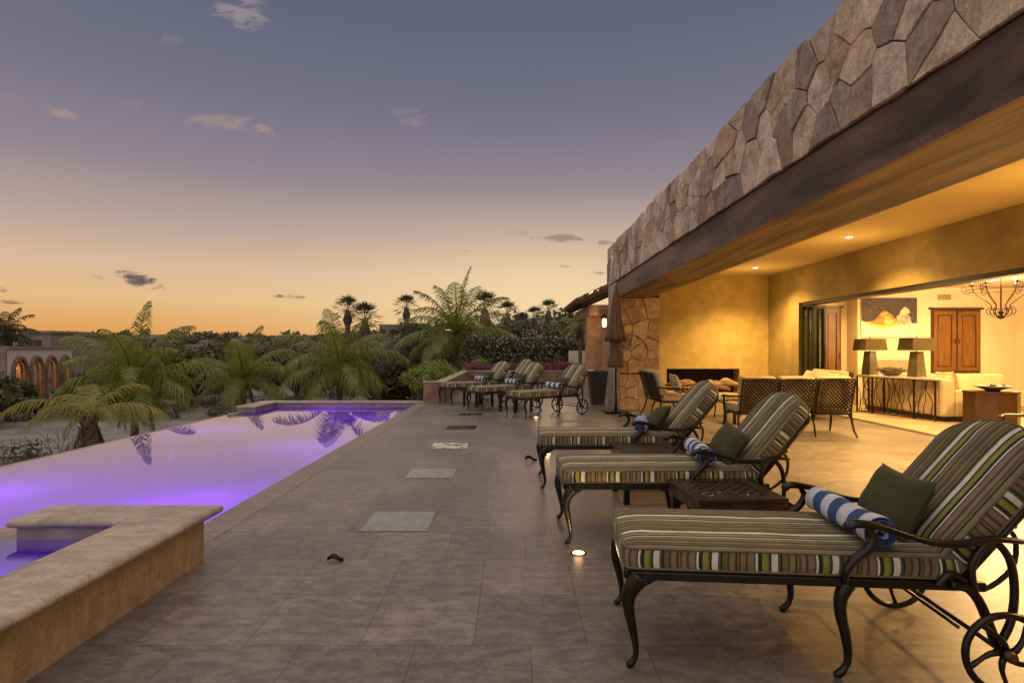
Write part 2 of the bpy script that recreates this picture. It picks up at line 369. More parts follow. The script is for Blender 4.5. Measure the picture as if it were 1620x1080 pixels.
# ------------------------------------------------------------------ world sky (dusk)
def make_world():
    w = bpy.data.worlds.new("World"); sc.world = w; w.use_nodes = True
    t = w.node_tree; n = t.nodes; l = t.links; bg = n['Background']
    def math_(op, a, b=None, clamp=False):
        q = n.new('ShaderNodeMath'); q.operation = op; q.use_clamp = clamp
        for i, v in enumerate((a, b)):
            if v is None: continue
            if isinstance(v, (int, float)): q.inputs[i].default_value = v
            else: l.new(v, q.inputs[i])
        return q.outputs[0]
    def mix(f, a, b):
        q = n.new('ShaderNodeMix'); q.data_type = 'RGBA'
        if isinstance(f, (int, float)): q.inputs[0].default_value = f
        else: l.new(f, q.inputs[0])
        for i, v in ((6, a), (7, b)):
            if isinstance(v, tuple): q.inputs[i].default_value = v
            else: l.new(v, q.inputs[i])
        return q.outputs[2]
    tc = n.new('ShaderNodeTexCoord'); sp = n.new('ShaderNodeSeparateXYZ'); l.new(tc.outputs['Generated'], sp.inputs[0])
    x, y, z = sp.outputs
    r = n.new('ShaderNodeValToRGB'); cr = r.color_ramp
    stops = [(0, srgb(206, 132, 68)), (.03, srgb(226, 162, 90)), (.075, srgb(230, 188, 134)), (.125, srgb(214, 183, 154)), (.19, srgb(182, 160, 152)),
             (.27, srgb(146, 134, 143)), (.37, srgb(117, 115, 133)), (.52, srgb(94, 98, 119)), (1, srgb(58, 64, 86))]
    while len(cr.elements) < len(stops): cr.elements.new(1)
    for e, (p, c) in zip(cr.elements, stops): e.position = p; e.color = c
    l.new(math_('MAXIMUM', z, 0), r.inputs[0])
    # glow where the sun went down
    zz = math_('DIVIDE', math_('SUBTRACT', z, .05), .13); xx = math_('DIVIDE', math_('SUBTRACT', x, .06), .36)
    gl = math_('MULTIPLY', math_('POWER', 2.718, math_('MULTIPLY', math_('ADD', math_('MULTIPLY', zz, zz), math_('MULTIPLY', xx, xx)), -1.0)), math_('GREATER_THAN', y, 0))
    col = mix(math_('MULTIPLY', gl, .78), r.outputs[0], srgb(250, 222, 172))
    back = math_('MULTIPLY', math_('SUBTRACT', 0.25, y, True), .8, True)   # away from the sunset the horizon is dull blue
    col = mix(back, col, srgb(98, 98, 122))
    # clouds, in direction space
    yy = math_('MAXIMUM', y, .05); u = math_('DIVIDE', x, yy); v = math_('DIVIDE', z, yy)
    cmb = n.new('ShaderNodeCombineXYZ'); l.new(u, cmb.inputs[0]); l.new(math_('MULTIPLY', v, 2.8), cmb.inputs[1])
    nz = n.new('ShaderNodeTexNoise'); nz.inputs['Scale'].default_value = 26; nz.inputs['Detail'].default_value = 9; nz.inputs['Roughness'].default_value = .62; nz.inputs['Distortion'].default_value = .5
    l.new(cmb.outputs[0], nz.inputs['Vector'])
    nzc = math_('MULTIPLY', math_('SUBTRACT', nz.outputs['Fac'], .5), 5.0)
    front = math_('GREATER_THAN', y, .15)
    clouds = [(218, 441, 38, 11, 18, srgb(104, 88, 92), .95), (160, 440, 13, 3, 10, srgb(165, 140, 125), .5), (457, 469, 27, 4, 3, srgb(108, 88, 84), .9),
              (97, 181, 27, 11, 15, srgb(168, 146, 138), .75), (350, 194, 62, 13, 4, srgb(164, 143, 138), .65), (415, 203, 26, 8, 30, srgb(172, 146, 132), .65),
              (395, 25, 28, 26, 40, srgb(158, 146, 148), .7), (355, 18, 22, 15, 10, srgb(160, 147, 148), .7), (25, 157, 26, 9, 20, srgb(150, 134, 136), .5),
              (272, 66, 20, 12, 20, srgb(128, 124, 136), .5), (212, 168, 24, 7, 15, srgb(148, 132, 138), .4), (648, 184, 30, 17, 15, srgb(150, 134, 142), .45),
              (888, 377, 44, 7, 1, srgb(150, 122, 104), .75), (815, 370, 30, 6, -5, srgb(182, 150, 128), .5), (960, 384, 16, 5, 0, srgb(130, 108, 100), .6),
              (895, 421, 16, 3, 4, srgb(150, 122, 92), .6), (730, 396, 16, 3, 4, srgb(190, 156, 128), .5), (20, 478, 20, 4, 6, srgb(140, 108, 92), .8), (5, 459, 9, 5, 0, srgb(130, 104, 94), .8),
              (80, 12, 50, 14, 20, srgb(112, 112, 128), .5), (945, 432, 12, 3, 0, srgb(150, 122, 96), .6)]
    for px, py, rx, ry, rot, c, op in clouds:
        du = math_('SUBTRACT', u, (px - 814) / F); dv = math_('SUBTRACT', v, (551 - py) / F); a = radians(-rot)
        p = math_('MULTIPLY', math_('ADD', math_('MULTIPLY', du, cos(a)), math_('MULTIPLY', dv, sin(a))), F / rx)
        q = math_('MULTIPLY', math_('SUBTRACT', math_('MULTIPLY', dv, cos(a)), math_('MULTIPLY', du, sin(a))), F / ry)
        d2 = math_('ADD', math_('MULTIPLY', p, p), math_('MULTIPLY', q, q))
        fac = math_('ADD', math_('SUBTRACT', 0.75, math_('MULTIPLY', d2, .75)), math_('MULTIPLY', nzc, .85))
        fac = math_('MULTIPLY', fac, op * 1.3, True); fac = math_('MINIMUM', fac, op)
        col = mix(math_('MULTIPLY', fac, front), col, c)
    # unseen high and rear sky brightened beyond dusk, added as soft fill light
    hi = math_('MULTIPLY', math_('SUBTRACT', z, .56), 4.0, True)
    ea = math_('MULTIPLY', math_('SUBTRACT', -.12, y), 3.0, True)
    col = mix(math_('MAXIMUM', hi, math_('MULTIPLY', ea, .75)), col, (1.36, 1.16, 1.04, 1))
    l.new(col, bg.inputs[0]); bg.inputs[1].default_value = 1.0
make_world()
sun = lamp('sun', 'SUN', (0, 60, 20), .22, (1, .62, .34), angle=radians(12))
sun.rotation_euler = (radians(-86), 0, radians(-5))

# ------------------------------------------------------------------ terrain, road
def sm(a, b, x):
    t = max(0, min(1, (x - a) / (b - a))); return t * t * (3 - 2 * t)
def gz(x, y):
    h = -3.6
    h += 3.3 * sm(-9, -1.5, x) * sm(16.8, 20.5, y)
    h += 5.0 * sm(70, 190, y) + 6.0 * sm(150, 260, y) * (1 - .7 * sm(-60, 0, x))
    h += 6.0 * math.exp(-((x + 22) / 22) ** 2 - ((y - 155) / 35) ** 2) + 6.0 * math.exp(-((x - 14) / 20) ** 2 - ((y - 150) / 30) ** 2)
    if y > 40: h += 1.2 * sm(40, 90, y) * noise.noise(Vector((x * .03, y * .03, 3)))
    return h
xs = [-900, -500, -300] + [-200 + 6 * i for i in range(24)] + [-56 + 2 * i for i in range(45)] + [34 + 6 * i for i in range(10)] + [120, 200, 400, 900]
ys = [-200, -50, 0, 12, 16, 16.8] + [17.4 + 1.2 * i for i in range(20)] + [42 + 4 * i for i in range(60)] + [300, 400, 600, 1000, 2000]
mb = MB(); vs = [(x, y, gz(x, y)) for y in ys for x in xs]; nx = len(xs)
mb.add(vs, [(j * nx + i, j * nx + i + 1, (j + 1) * nx + i + 1, (j + 1) * nx + i) for j in range(len(ys) - 1) for i in range(nx - 1)], smooth=True)
struct(mb.build('ground', M['ground']))
mb = MB(); path = spline([(-60, 33, 0), (-36, 33, 0), (-24, 33, 0), (-17, 36, 0), (-16, 44, 0), (-22, 58, 0), (-31, 76, 0)], 8); W = 6.5; vs = []
for i, p in enumerate(path):
    t = (path[min(i + 1, len(path) - 1)] - path[max(i - 1, 0)]).normalized(); s = Vector((-t.y, t.x, 0))
    for k in range(5):
        q = p + s * W * (k / 2 - 1); vs.append((q.x, q.y, gz(q.x, q.y) + .06))
mb.add(vs, [(i * 5 + k, (i + 1) * 5 + k, (i + 1) * 5 + k + 1, i * 5 + k + 1) for i in range(len(path) - 1) for k in range(4)], smooth=True)
struct(mb.build('road', M['road']))

# ------------------------------------------------------------------ terrace, pool
PX0, PX1, PY1 = -6.95, -2.6, 15.0    # pool: weir, terrace edge, far wall face
WZ = -.13
mb = MB()
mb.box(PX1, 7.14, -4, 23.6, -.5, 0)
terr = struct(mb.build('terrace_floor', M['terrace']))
mb = MB(); mb.box(7.14, 7.34, -3, 14.3, -.4, .004); mb.build('x', M['dark'])
o = bpy.data.objects['x']; o.name = 'door_track'; tag(o, 'dark sliding door track along the wide opening, set flush in the floor', 'door track')
mb = MB(); mb.box(7.34, 14.6, -3, 16.4, -.4, .0); struct(mb.build('interior_floor', M['inside_floor']))
# pool shell: floor and walls
mb = MB()
mb.add([(PX0, -4, -1.45), (PX1, -4, -1.45), (PX1, 16.1, -1.45), (PX0, 16.1, -1.45)], [(0, 1, 2, 3)])
mb.box(PX1 - .003, PX1 + .2, -4, 16.1, -1.6, -.51)
mb.add([(PX1 - .004, -4, -1.45), (PX1 - .004, 16.1, -1.45), (PX1 - .004, 16.1, -.04), (PX1 - .004, -4, -.04)], [(0, 1, 2, 3)])
mb.box(PX0 - .22, PX1 + .02, 16.1, 16.5, -3.6, -.05)
mb.box(PX0, PX1, -4.3, -4, -3.6, -.05)
pool = thing('swimming_pool', 'long infinity pool glowing violet beside the stone terrace', 'swimming pool')
mb.build('basin', M['pooltile'], pool)
mb = MB(); mb.box(PX0 - .22, PX0, -4, 16.1, -3.6, WZ - .012); mb.build('weir_wall', M['band'], pool)
mb = MB()
mb.box(PX1 - .06, PX1 + .24, 4.2, 16.05, -.045, .006, bev=.012)
mb.build('coping', M['cop_d'], pool)
mb = MB()     # raised far end and return of the pool wall
mb.box(PX0 + .0, PX1 - .004, 16.02, 16.1, -1.4, -.045)
mb.box(PX0 - .2, PX0 + .22, 14.75, 16.05, -1.4, -.045)
mb.build('waterline_band', M['band'], pool)
mb = MB()
mb.box(PX0 - .25, PX1 + .24, 15.98, 16.35, -.045, .008, bev=.012)
mb.box(PX0 - .25, PX0 + .26, 14.7, 15.98, -.045, .009, bev=.012)
mb.build('far_coping', M['cop'], pool)
mb = MB(); mb.add([(PX0 - .06, -4, WZ), (PX1, -4, WZ), (PX1, 16.03, WZ), (PX0 - .06, 16.03, WZ)], [(0, 1, 2, 3)])
wat = struct(mb.build('pool_water', M['water']))
mb = MB(); mb.tube([(-6.05 + .2 * cos(a * pi / 16), 11.0 + .2 * sin(a * pi / 16), -1.43) for a in range(32)], .012, 6, closed=True); mb.build('drain_ring', M['white'], pool)
PUR = (.32, .035, 1.0)
def pool_light(loc, dx, dy, power, label, col=PUR):
    t = thing('pool_light', label, 'pool light', loc, 0, 'purple lights under the pool water')
    ang = atan2(dy, dx); rot = Matrix.Rotation(ang, 4, 'Z') @ Matrix.Rotation(pi / 2, 4, 'Y')
    mb = MB(); mb.lathe([(.0, .012), (.11, .012), (.125, .0), (.125, -.02)], 20); mb.v = [tuple(rot @ Vector(v)) for v in mb.v]; mb.build('rim', M['white'], t)
    mb = MB(); mb.lathe([(.0, .016), (.1, .016)], 20); mb.v = [tuple(rot @ Vector(v)) for v in mb.v]; mb.build('lens', emis('violet_lens', (.45, .15, 1), 1.2), t)
    lamp('violet_glow', 'POINT', (dx * .9, dy * .9, -.35), power * .82, col, t, shadow_soft_size=.12)
for (x, y, dx, dy, pw, lb) in [(PX1 - .01, 5.6, -1, 0, 210, 'round violet pool light below the terrace edge nearest the spa'), (PX1 - .01, 9.4, -1, 0, 60, 'round violet pool light midway along the terrace side'),
                               (PX1 - .01, 13.4, -1, 0, 60, 'round violet pool light near the far end of the terrace side'), (PX0 + .01, 6.2, 1, 0, 170, 'round violet pool light under the infinity edge nearest the camera'),
                               (PX0 + .01, 11.5, 1, 0, 50, 'round violet pool light under the far stretch of infinity edge'), (-5.0, 16.01, 0, -1, 70, 'round violet pool light in the far end wall')]:
    pool_light((x, y, -.62), dx, dy, pw, lb)

# spa
spa = thing('raised_spa', 'raised travertine spa wall with thick bullnose coping at the terrace edge', 'spa')
def slab(mb, poly, z0, z1, r):
    """flat coping slab with a half-round outer edge"""
    n = len(poly); P = [Vector((x, y, 0)) for x, y in poly]; c = sum(P, Vector()) / n; rings = []
    K = 6
    for k in range(K + 1):
        a = -pi / 2 + pi * k / K; off = r * cos(a); z = (z0 + z1) / 2 + (z1 - z0) / 2 * sin(a); ring = []
        for i in range(n):
            a0 = (P[i] - P[i - 1]).normalized(); a1 = (P[(i + 1) % n] - P[i]).normalized()
            n0 = Vector((a0.y, -a0.x, 0)); n1 = Vector((a1.y, -a1.x, 0)); b = (n0 + n1); b = b / max(.3, b.length_squared) * 2 if b.length > 0 else n0
            q = P[i] + b * (off - r); ring.append((q.x, q.y, z))
        rings += ring
    fs = [(k * n + i, k * n + (i + 1) % n, (k + 1) * n + (i + 1) % n, (k + 1) * n + i) for k in range(K) for i in range(n)]
    mb.add(rings, fs, smooth=True); mb.add(rings[-n:], [tuple(range(n))]); mb.add(rings[:n], [tuple(range(n - 1, -1, -1))])
SX = -2.2
mb = MB()
y = 4.03; k = 0
rr = R(3)
while y > -1.2:
    y0 = y - .59; mb.box(SX - .04, SX + rr.uniform(-.0015, .0015), y0 + .0015, y - .0015, -.0, .318); y = y0; k += 1
mb.build('side_panel', M['spa'], spa)
mb = MB(); mb.box(-2.5, SX - .04, -1.2, 4.03, -.05, .317); mb.box(-3.3, -2.5, 3.77, 4.02, -1.4, .317); mb.box(-5.0, -3.3, 3.77, 4.02, -1.4, .235); mb.box(-5.2, -5.0, -1.2, 4.02, -1.4, .235)
mb.box(-5.0, -2.5, -1.2, 3.77, -1.4, -.3)
mb.build('wall_core', M['band'], spa)
mb = MB(); slab(mb, [(-2.10, -1.3), (-2.10, 4.11), (-3.33, 4.11), (-3.33, 3.72), (-2.56, 3.72), (-2.56, -1.3)], .318, .378, .028)
mb.build('coping', M['cop'], spa)
mb = MB(); mb.add([(-5.02, -1.2, .236), (-2.5, -1.2, .236), (-2.5, 3.775, .236), (-5.02, 3.775, .236)], [(0, 1, 2, 3)]); struct(mb.build('spa_water', M['water']))
t = thing('spa_light', 'violet light under the spa water inside the raised wall', 'spa light', (-2.52, 2.9, -.05))
mb = MB(); mb.lathe([(0, .01), (.09, .01), (.1, 0)], 16); rot = Matrix.Rotation(-pi / 2, 4, 'Y'); mb.v = [tuple(rot @ Vector(v)) for v in mb.v]; mb.build('lens', bpy.data.materials['violet_lens'], t)
lamp('violet_glow', 'POINT', (-.5, 0, 0), 26, (.22, .05, 1), t, shadow_soft_size=.1)

# ------------------------------------------------------------------ things let into the terrace
hl = [('hatch', 4.66, 5.25, 'frosted square glass floor panel nearest the camera'), ('hatch', 6.57, 7.13, 'pale frosted square glass floor panel, second from the camera'),
      ('hatch_w', 8.5, 9.06, 'floor glass panel mottled white, third from the camera'), ('hatch_d', 10.5, 11.06, 'dark shiny glass floor panel, fourth from the camera'),
      ('hatch_d', 12.7, 13.2, 'dark glass floor panel in front of the far loungers')]
for mt, y0, y1, lb in hl:
    t = thing('floor_panel', lb, 'floor panel', (-1.0, (y0 + y1) / 2, 0), 0, 'square glass panels let into the terrace')
    h = (y1 - y0) / 2
    mb = MB()
    for (a, b, c, d) in ((-.29, .29, -h, -h + .016), (-.29, .29, h - .016, h), (-.29, -.274, -h + .016, h - .016), (.274, .29, -h + .016, h - .016)): mb.box(a, b, c, d, -.02, .005)
    mb.build('frame', M['stoneware'], t)
    mb = MB(); mb.box(-.274, .274, -h + .016, h - .016, -.02, .004); mb.build('glass_pane', M[mt], t)
def spot_floor(x, y, lb, pw):
    t = thing('floor_uplight', lb, 'floor light', (x, y, 0), 0, 'small round lights set in the terrace floor')
    mb = MB(); mb.lathe([(.043, .004), (.056, .008), (.06, .001)], 20); mb.build('rim', M['bronze_l'], t)
    mb = MB(); mb.lathe([(0, .006), (.043, .006)], 20); mb.build('lens', M['bulb'], t)
    l = lamp('glow', 'SPOT', (0, 0, .012), pw, WARM2, t, shadow_soft_size=.04, spot_size=radians(150), spot_blend=.8); l.rotation_euler = (pi, 0, 0)
    lamp('rim_glow', 'POINT', (0, 0, .03), .35, WARM2, t, shadow_soft_size=.03)
spot_floor(.468, 4.17, 'lit round floor light by the foot of the middle near lounger', 26)
spot_floor(.47, 8.05, 'lit round floor light beyond the third lounger foot', 14)
spot_floor(.47, 12.4, 'lit round floor light under the far row of loungers', 14)
t = thing('floor_drain', 'small slotted drain grate in the terrace floor beyond the lounger row', 'drain', (1.1, 11.7, 0))
mb = MB()
for i in range(9): mb.box(-.13 + i * .03, -.118 + i * .03, -.1, .1, -.01, .005)
mb.build('grate', M['dark'], t)
def leaf(loc, rz, s, lb):
    mb = MB(); rr = R(int(s * 1000)); vs = []
    for i in range(7):
        a = i / 6; w = .35 * sin(pi * min(1, a * 1.03)) * s
        for k in (-1, 0, 1): vs.append(((a - .5) * s, k * w, .012 + (.22 * s * abs(k) + .14 * s * sin(a * 5))))
    mb.add(vs, [(i * 3 + k, (i + 1) * 3 + k, (i + 1) * 3 + k + 1, i * 3 + k + 1) for i in range(6) for k in range(2)], smooth=True)
    o = mb.build('fallen_leaf', M['warm_black'], loc=loc, rotz=rz); tag(o, lb, 'leaf')
leaf((-1.26, 4.0, 0), .3, .11, 'dark curled dry leaf lying alone on the open terrace')
leaf((.22, 7.6, 0), .1, .16, 'dark dry leaf beside the foot of the third lounger')

# ------------------------------------------------------------------ stone cladding
def clip(poly, p, q):
    """keep the side of the bisector of p,q nearer p"""
    mx, my = (p[0] + q[0]) / 2, (p[1] + q[1]) / 2; nx_, ny_ = q[0] - p[0], q[1] - p[1]; out = []
    for i in range(len(poly)):
        a = poly[i]; b = poly[(i + 1) % len(poly)]; da = (a[0] - mx) * nx_ + (a[1] - my) * ny_; db = (b[0] - mx) * nx_ + (b[1] - my) * ny_
        if da <= 0: out.append(a)
        if da * db < 0: t_ = da / (da - db); out.append((a[0] + (b[0] - a[0]) * t_, a[1] + (b[1] - a[1]) * t_))
    return out
STONES = [(.42, .37, .31), (.50, .45, .38), (.36, .33, .30), (.56, .51, .45), (.42, .33, .23), (.30, .25, .20), (.48, .41, .32), (.54, .50, .45), (.26, .23, .21), (.56, .52, .46), (.42, .33, .24), (.52, .46, .38), (.50, .46, .42)]
def cladding(mb, s0, s1, t0, t1, pitch, fn, seed, tones=STONES, top_jitter=0, depth=(.006, .030)):
    rr = R(seed); seeds = []; ns = max(1, round((s1 - s0) / pitch)); nt = max(1, round((t1 - t0) / (pitch * 1.05)))
    for i in range(ns):
        for j in range(nt):
            if rr.random() < .10: continue
            seeds.append((s0 + (i + .5 + rr.uniform(-.44, .44)) * (s1 - s0) / ns, t0 + (j + .5 + rr.uniform(-.42, .42)) * (t1 - t0) / nt))
    for p in seeds:
        tj = rr.uniform(-top_jitter, top_jitter)
        poly = [(s0, t0), (s1, t0), (s1, t1 + tj), (s0, t1 + tj)]
        for q in seeds:
            if q is not p and abs(q[0] - p[0]) < pitch * 4: poly = clip(poly, p, q)
            if len(poly) < 3: break
        if len(poly) < 3: continue
        # roughen the edges
        pts = []
        for i in range(len(poly)):
            a = poly[i]; b = poly[(i + 1) % len(poly)]; L = math.hypot(b[0] - a[0], b[1] - a[1]); m_ = max(1, int(L / .12))
            for k in range(m_):
                u = k / m_; j = .010 if k else 0; pts.append((a[0] + (b[0] - a[0]) * u + rr.uniform(-j, j), a[1] + (b[1] - a[1]) * u + rr.uniform(-j, j)))
        cx = sum(a[0] for a in pts) / len(pts); cy = sum(a[1] for a in pts) / len(pts); d = rr.uniform(*depth); n = len(pts)
        def ring(g, dd, wob=0): 
            o = []
            for a in pts:
                r0 = math.hypot(a[0] - cx, a[1] - cy); k = max(.1, (r0 - g) / r0) if r0 > 1e-6 else 1
                o.append(fn(cx + (a[0] - cx) * k, cy + (a[1] - cy) * k, dd + rr.uniform(-wob, wob)))
            return o
        vs = ring(.005, -.02) + ring(.005, d - .010) + ring(.012, d, .002) + ring(.10, d + .001, .004) + [fn(cx, cy, d + rr.uniform(-.002, .004))]
        fs = [(k * n + i, k * n + (i + 1) % n, (k + 1) * n + (i + 1) % n, (k + 1) * n + i) for k in range(3) for i in range(n)] + [(3 * n + i, 3 * n + (i + 1) % n, 4 * n) for i in range(n)]
        c = rr.choice(tones); c = (c[0] * 1.10, c[1] * 1.0, c[2] * .86); k = rr.uniform(.85, 1.15); mb.add(vs, fs, tone=tuple(x * k for x in c))

villa = thing('stone_villa', 'open sided villa with stone parapet, dark beam and ochre loggia', 'house')
mb = MB(); cladding(mb, -2.5, 14.8, 3.11, 4.06, .275, lambda s, t, d: (2.43 - d, s, t), 11, top_jitter=.025)
mb.build('parapet_stones', M['stone'], villa)
mb = MB(); mb.box(2.44, 2.95, -3, 14.8, 3.11, 4.03)
mb.build('parapet_core', M['mortar'], villa)
mb = MB(); mb.box(2.455, 3.28, -3, 13.72, 2.72, 3.108)
be = mb.build('beam', [M['beam'], M['soffit']], villa)
for p in be.data.polygons:
    if p.normal.z < -.5: p.material_index = 1  # underside lighter and oranger: warm light from below put into the colour
# column
mb = MB()
CT = [(.50, .40, .26), (.44, .34, .22), (.56, .45, .31), (.34, .26, .17), (.48, .37, .22)]
cladding(mb, 2.50, 3.50, .9, 2.72, .30, lambda s, t, d: (s, 13.75 - d, t), 4, CT, depth=(.01, .07))
cladding(mb, 2.50, 3.50, 0, .88, .24, lambda s, t, d: (s, 13.74 - d, t), 9, CT, depth=(.01, .03))
mb.build('column_stones', M['stone_w'], villa)
mb = MB(); mb.box(2.44, 2.53, 13.66, 14.8, 0, 3.108); mb.build('column_edge', M['cop'], villa)
mb = MB(); mb.box(2.53, 3.5, 13.77, 14.8, 0, 3.10); mb.build('column_core', M['mortar'], villa)
mb = MB(); mb.box(2.953, 15.0, -3.2, 16.8, 3.54, 3.9); mb.build('roof_slab', M['ceil'], villa)
mb = MB(); mb.box(3.3, 3.4, -3, 13.7, 2.9, 3.538); mb.build('beam_upstand', M['ceil'], villa)
# fireplace wall with a deep hearth opening, X 4.28..6.33, z .27.. .93
mb = MB(); y0, y1 = 16.0, 16.45
mb.box(3.3, 4.28, y0, y1, 0, 3.538); mb.box(6.33, 7.14, y0, y1, 0, 3.538); mb.box(4.28, 6.33, y0, y1, .93, 3.538); mb.box(4.28, 6.33, y0, y1, 0, .24)
mb.build('fireplace_wall', M['stucco'], villa)
mb = MB(); mb.box(4.18, 6.43, y1, y1 + .5, .14, 1.0)
hb = mb.build('firebox', M['warm_black'], villa)
# window wall on the right
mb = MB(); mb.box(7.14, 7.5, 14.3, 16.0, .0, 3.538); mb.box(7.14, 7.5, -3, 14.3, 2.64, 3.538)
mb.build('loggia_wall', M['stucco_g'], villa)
mb = MB(); mb.box(7.17, 7.42, -3, 14.2, 2.56, 2.638); mb.build('door_head_track', M['dark'], villa)
# inside room
mb = MB(); mb.box(7.5, 9.05, 15.5, 15.9, 0, 3.1); mb.box(9.05, 14.6, 15.0, 15.9, 0, 3.1); mb.box(14.6, 14.9, -3, 15.9, 0, 3.1); mb.box(7.34, 14.6, -3.3, -3, 0, 3.1)
mb.box(13.2, 14.6, 14.7, 15.0, 0, 3.1)
mb.build('room_wall', M['cream'], villa)
mb = MB(); mb.box(7.5, 14.6, -3, 15.9, 3.1, 3.5); mb.build('room_ceiling', M['cream'], villa)
mb = MB(); mb.box(3.3, 7.1, -3.3, -3, 0, 3.5); mb.build('end_wall', M['stucco'], villa)
def panel_door(x0, x1, z0, z1, y, name, leaves, handle=True):
    d = MB(); d.box(x0, x1, y - .05, y - .002, z0, z1)
    do = d.build(name, M['wood_d'], villa)
    w = (x1 - x0) / leaves
    for i in range(leaves):
        q = MB(); a = x0 + w * i + .03; b = x0 + w * (i + 1) - .03; s = .1
        q.box(a, b, y - .075, y - .05, z0 + .04, z0 + .04 + s); q.box(a, b, y - .075, y - .05, z1 - .04 - s, z1 - .04)
        q.box(a, a + s, y - .075, y - .05, z0 + .04 + s, z1 - .04 - s); q.box(b - s, b, y - .075, y - .05, z0 + .04 + s, z1 - .04 - s)
        q.box(a + s + .03, b - s - .03, y - .066, y - .05, z0 + .07 + s, z1 - .07 - s, bev=.006)
        q.build('door_leaf', M['wood'], do)
        q = MB(); q.tube([(a + (.02 if i else w - .09), y - .1, (z0 + z1) / 2 - .06), (a + (.02 if i else w - .09), y - .1, (z0 + z1) / 2 + .06)], .01, 6); q.build('handle', M['iron'], do)
    q = MB(); q.box(x0 - .06, x1 + .06, y - .09, y - .002, z1 + .001, z1 + .05); q.build('lintel', M['wood_d'], do)
panel_door(8.35, 8.87, 0, 2.6, 15.5, 'door', 1)
panel_door(10.97, 12.25, .87, 2.52, 15.0, 'wall_cupboard', 2)
mb = MB(); mb.box(9.3, 10.45, 14.72, 15.0, 0, 1.2); mb.build('x', M['niche']); o = bpy.data.objects['x']; o.name = 'hearth_cabinet'; tag(o, 'low taupe built-in cabinet against the wall under the painting', 'cabinet')
mb = MB(); mb.box(11.15, 11.5, 14.985, 14.999, 2.78, 2.92); [mb.box(11.17, 11.48, 14.975, 14.984, 2.8 + .02 * i, 2.81 + .02 * i) for i in range(5)]
mb.build('vent_grille', M['niche'], villa)
# folded glass door stack
for i, (x, y) in enumerate([(7.2, 14.22), (7.26, 14.08), (7.32, 13.94), (7.28, 13.8)]):
    t = thing('glass_door', ['outermost folded glass door panel against the ochre jamb', 'second folded glass door panel from the ochre jamb', 'third folded glass door panel from the ochre jamb', 'folded glass door panel nearest the white room, last of the stack'][i],
              'glass door', (x, y, .01), radians(-4 + 3 * i), 'folded glass door panels stacked at the jamb')
    mb = MB(); w, h, f = .27, 2.53, .05
    mb.box(-.02, -.02 + f, -.025, .025, 0, h); mb.box(w - f, w, -.025, .025, 0, h); mb.box(-.02 + f, w - f, -.025, .025, 0, .12); mb.box(-.02 + f, w - f, -.025, .025, h - .08, h)
    mb.build('frame', M['dark'], t); mb = MB(); mb.box(-.02 + f, w - f, -.004, .004, .12, h - .08); mb.build('pane', M['glass'], t)

# ------------------------------------------------------------------ ceiling downlights
def downlight(x, y, z, lb, pw, grp, size=130, bounce_fill=30):
    t = thing('ceiling_downlight', lb, 'ceiling light', (x, y, z), 0, grp)
    mb = MB(); mb.lathe([(.05, -.004), (.075, -.012), (.085, -.001)], 20); mb.build('trim_ring', M['white'], t)
    mb = MB(); mb.lathe([(0, -.006), (.05, -.006)], 20); mb.build('lens', M['bulb3'], t)
    lamp('glow', 'SPOT', (0, 0, -.03), pw, WARM, t, shadow_soft_size=.05, spot_size=radians(size), spot_blend=.9)
    lamp('bounce_fill', 'POINT', (0, 0, -.85), bounce_fill, WARM, t, shadow_soft_size=.2)  # added fill lamp below the fitting, brightens ceiling and walls
g = 'recessed downlights in the loggia ceiling'
downlight(6.1, 14.4, 3.54, 'glowing recessed downlight nearest the corner of the ochre walls', 1000, g)
downlight(6.13, 10.43, 3.54, 'glowing recessed downlight farther from the ochre corner', 1000, g)
downlight(6.13, 6.4, 3.54, 'recessed downlight over the open loggia floor beside the second lounger', 3200, g)
downlight(6.13, 2.4, 3.54, 'recessed downlight nearest the camera in the loggia ceiling', 3200, g)
g = 'added unseen downlights in the room ceiling'
for i, (x, y, lb) in enumerate([(8.6, 13.8, 'added room downlight above the narrow wooden door'), (11.2, 13.3, 'added room downlight before the wooden wall cupboard'), (9.5, 9.5, 'added room downlight above the dining end of the room'),
                    (12.5, 9.5, 'added room downlight deep in the room behind the chandelier'), (9.2, 5.2, 'added room downlight near the camera side of the sliding door')]):
    downlight(x, y, 3.1, lb, [520, 540, 560, 520, 480][i], g, 150, 10)  # added lamps, no such fittings in view; they light room and terrace
lamp('room_bounce', 'POINT', (10.6, 12.2, 2.3), 400, WARM2, villa, shadow_soft_size=.5)  # added soft lamp without a fitting, stands in for bounced room light

# ------------------------------------------------------------------ lounger
def rounded_outline(x0, x1, hw, r, arch=0, n=8):
    P = []
    def arc(cx, cy, rx, ry, a0, a1, k):
        for i in range(k + 1):
            a = a0 + (a1 - a0) * i / k; P.append((cx + rx * cos(a), cy + ry * sin(a)))
    def line(a, b, k):
        for i in range(1, k): P.append((a[0] + (b[0] - a[0]) * i / k, a[1] + (b[1] - a[1]) * i / k))
    arc(x0 + r, -hw + r, r, r, pi, 1.5 * pi, n)
    if arch:
        line((x0 + r, -hw), (x1 - arch, -hw), 12)
        arc(x1 - arch, 0, arch, hw, -pi / 2, pi / 2, 28)
        line((x1 - arch, hw), (x0 + r, hw), 12)
    else:
        line((x0 + r, -hw), (x1 - r, -hw), 16); arc(x1 - r, -hw + r, r, r, -pi / 2, 0, n); line((x1, -hw + r), (x1, hw - r), 6)
        arc(x1 - r, hw - r, r, r, 0, pi / 2, n); line((x1 - r, hw), (x0 + r, hw), 16)
    arc(x0 + r, hw - r, r, r, pi / 2, pi, n); line((x0, hw - r), (x0, -hw + r), 6)
    return P
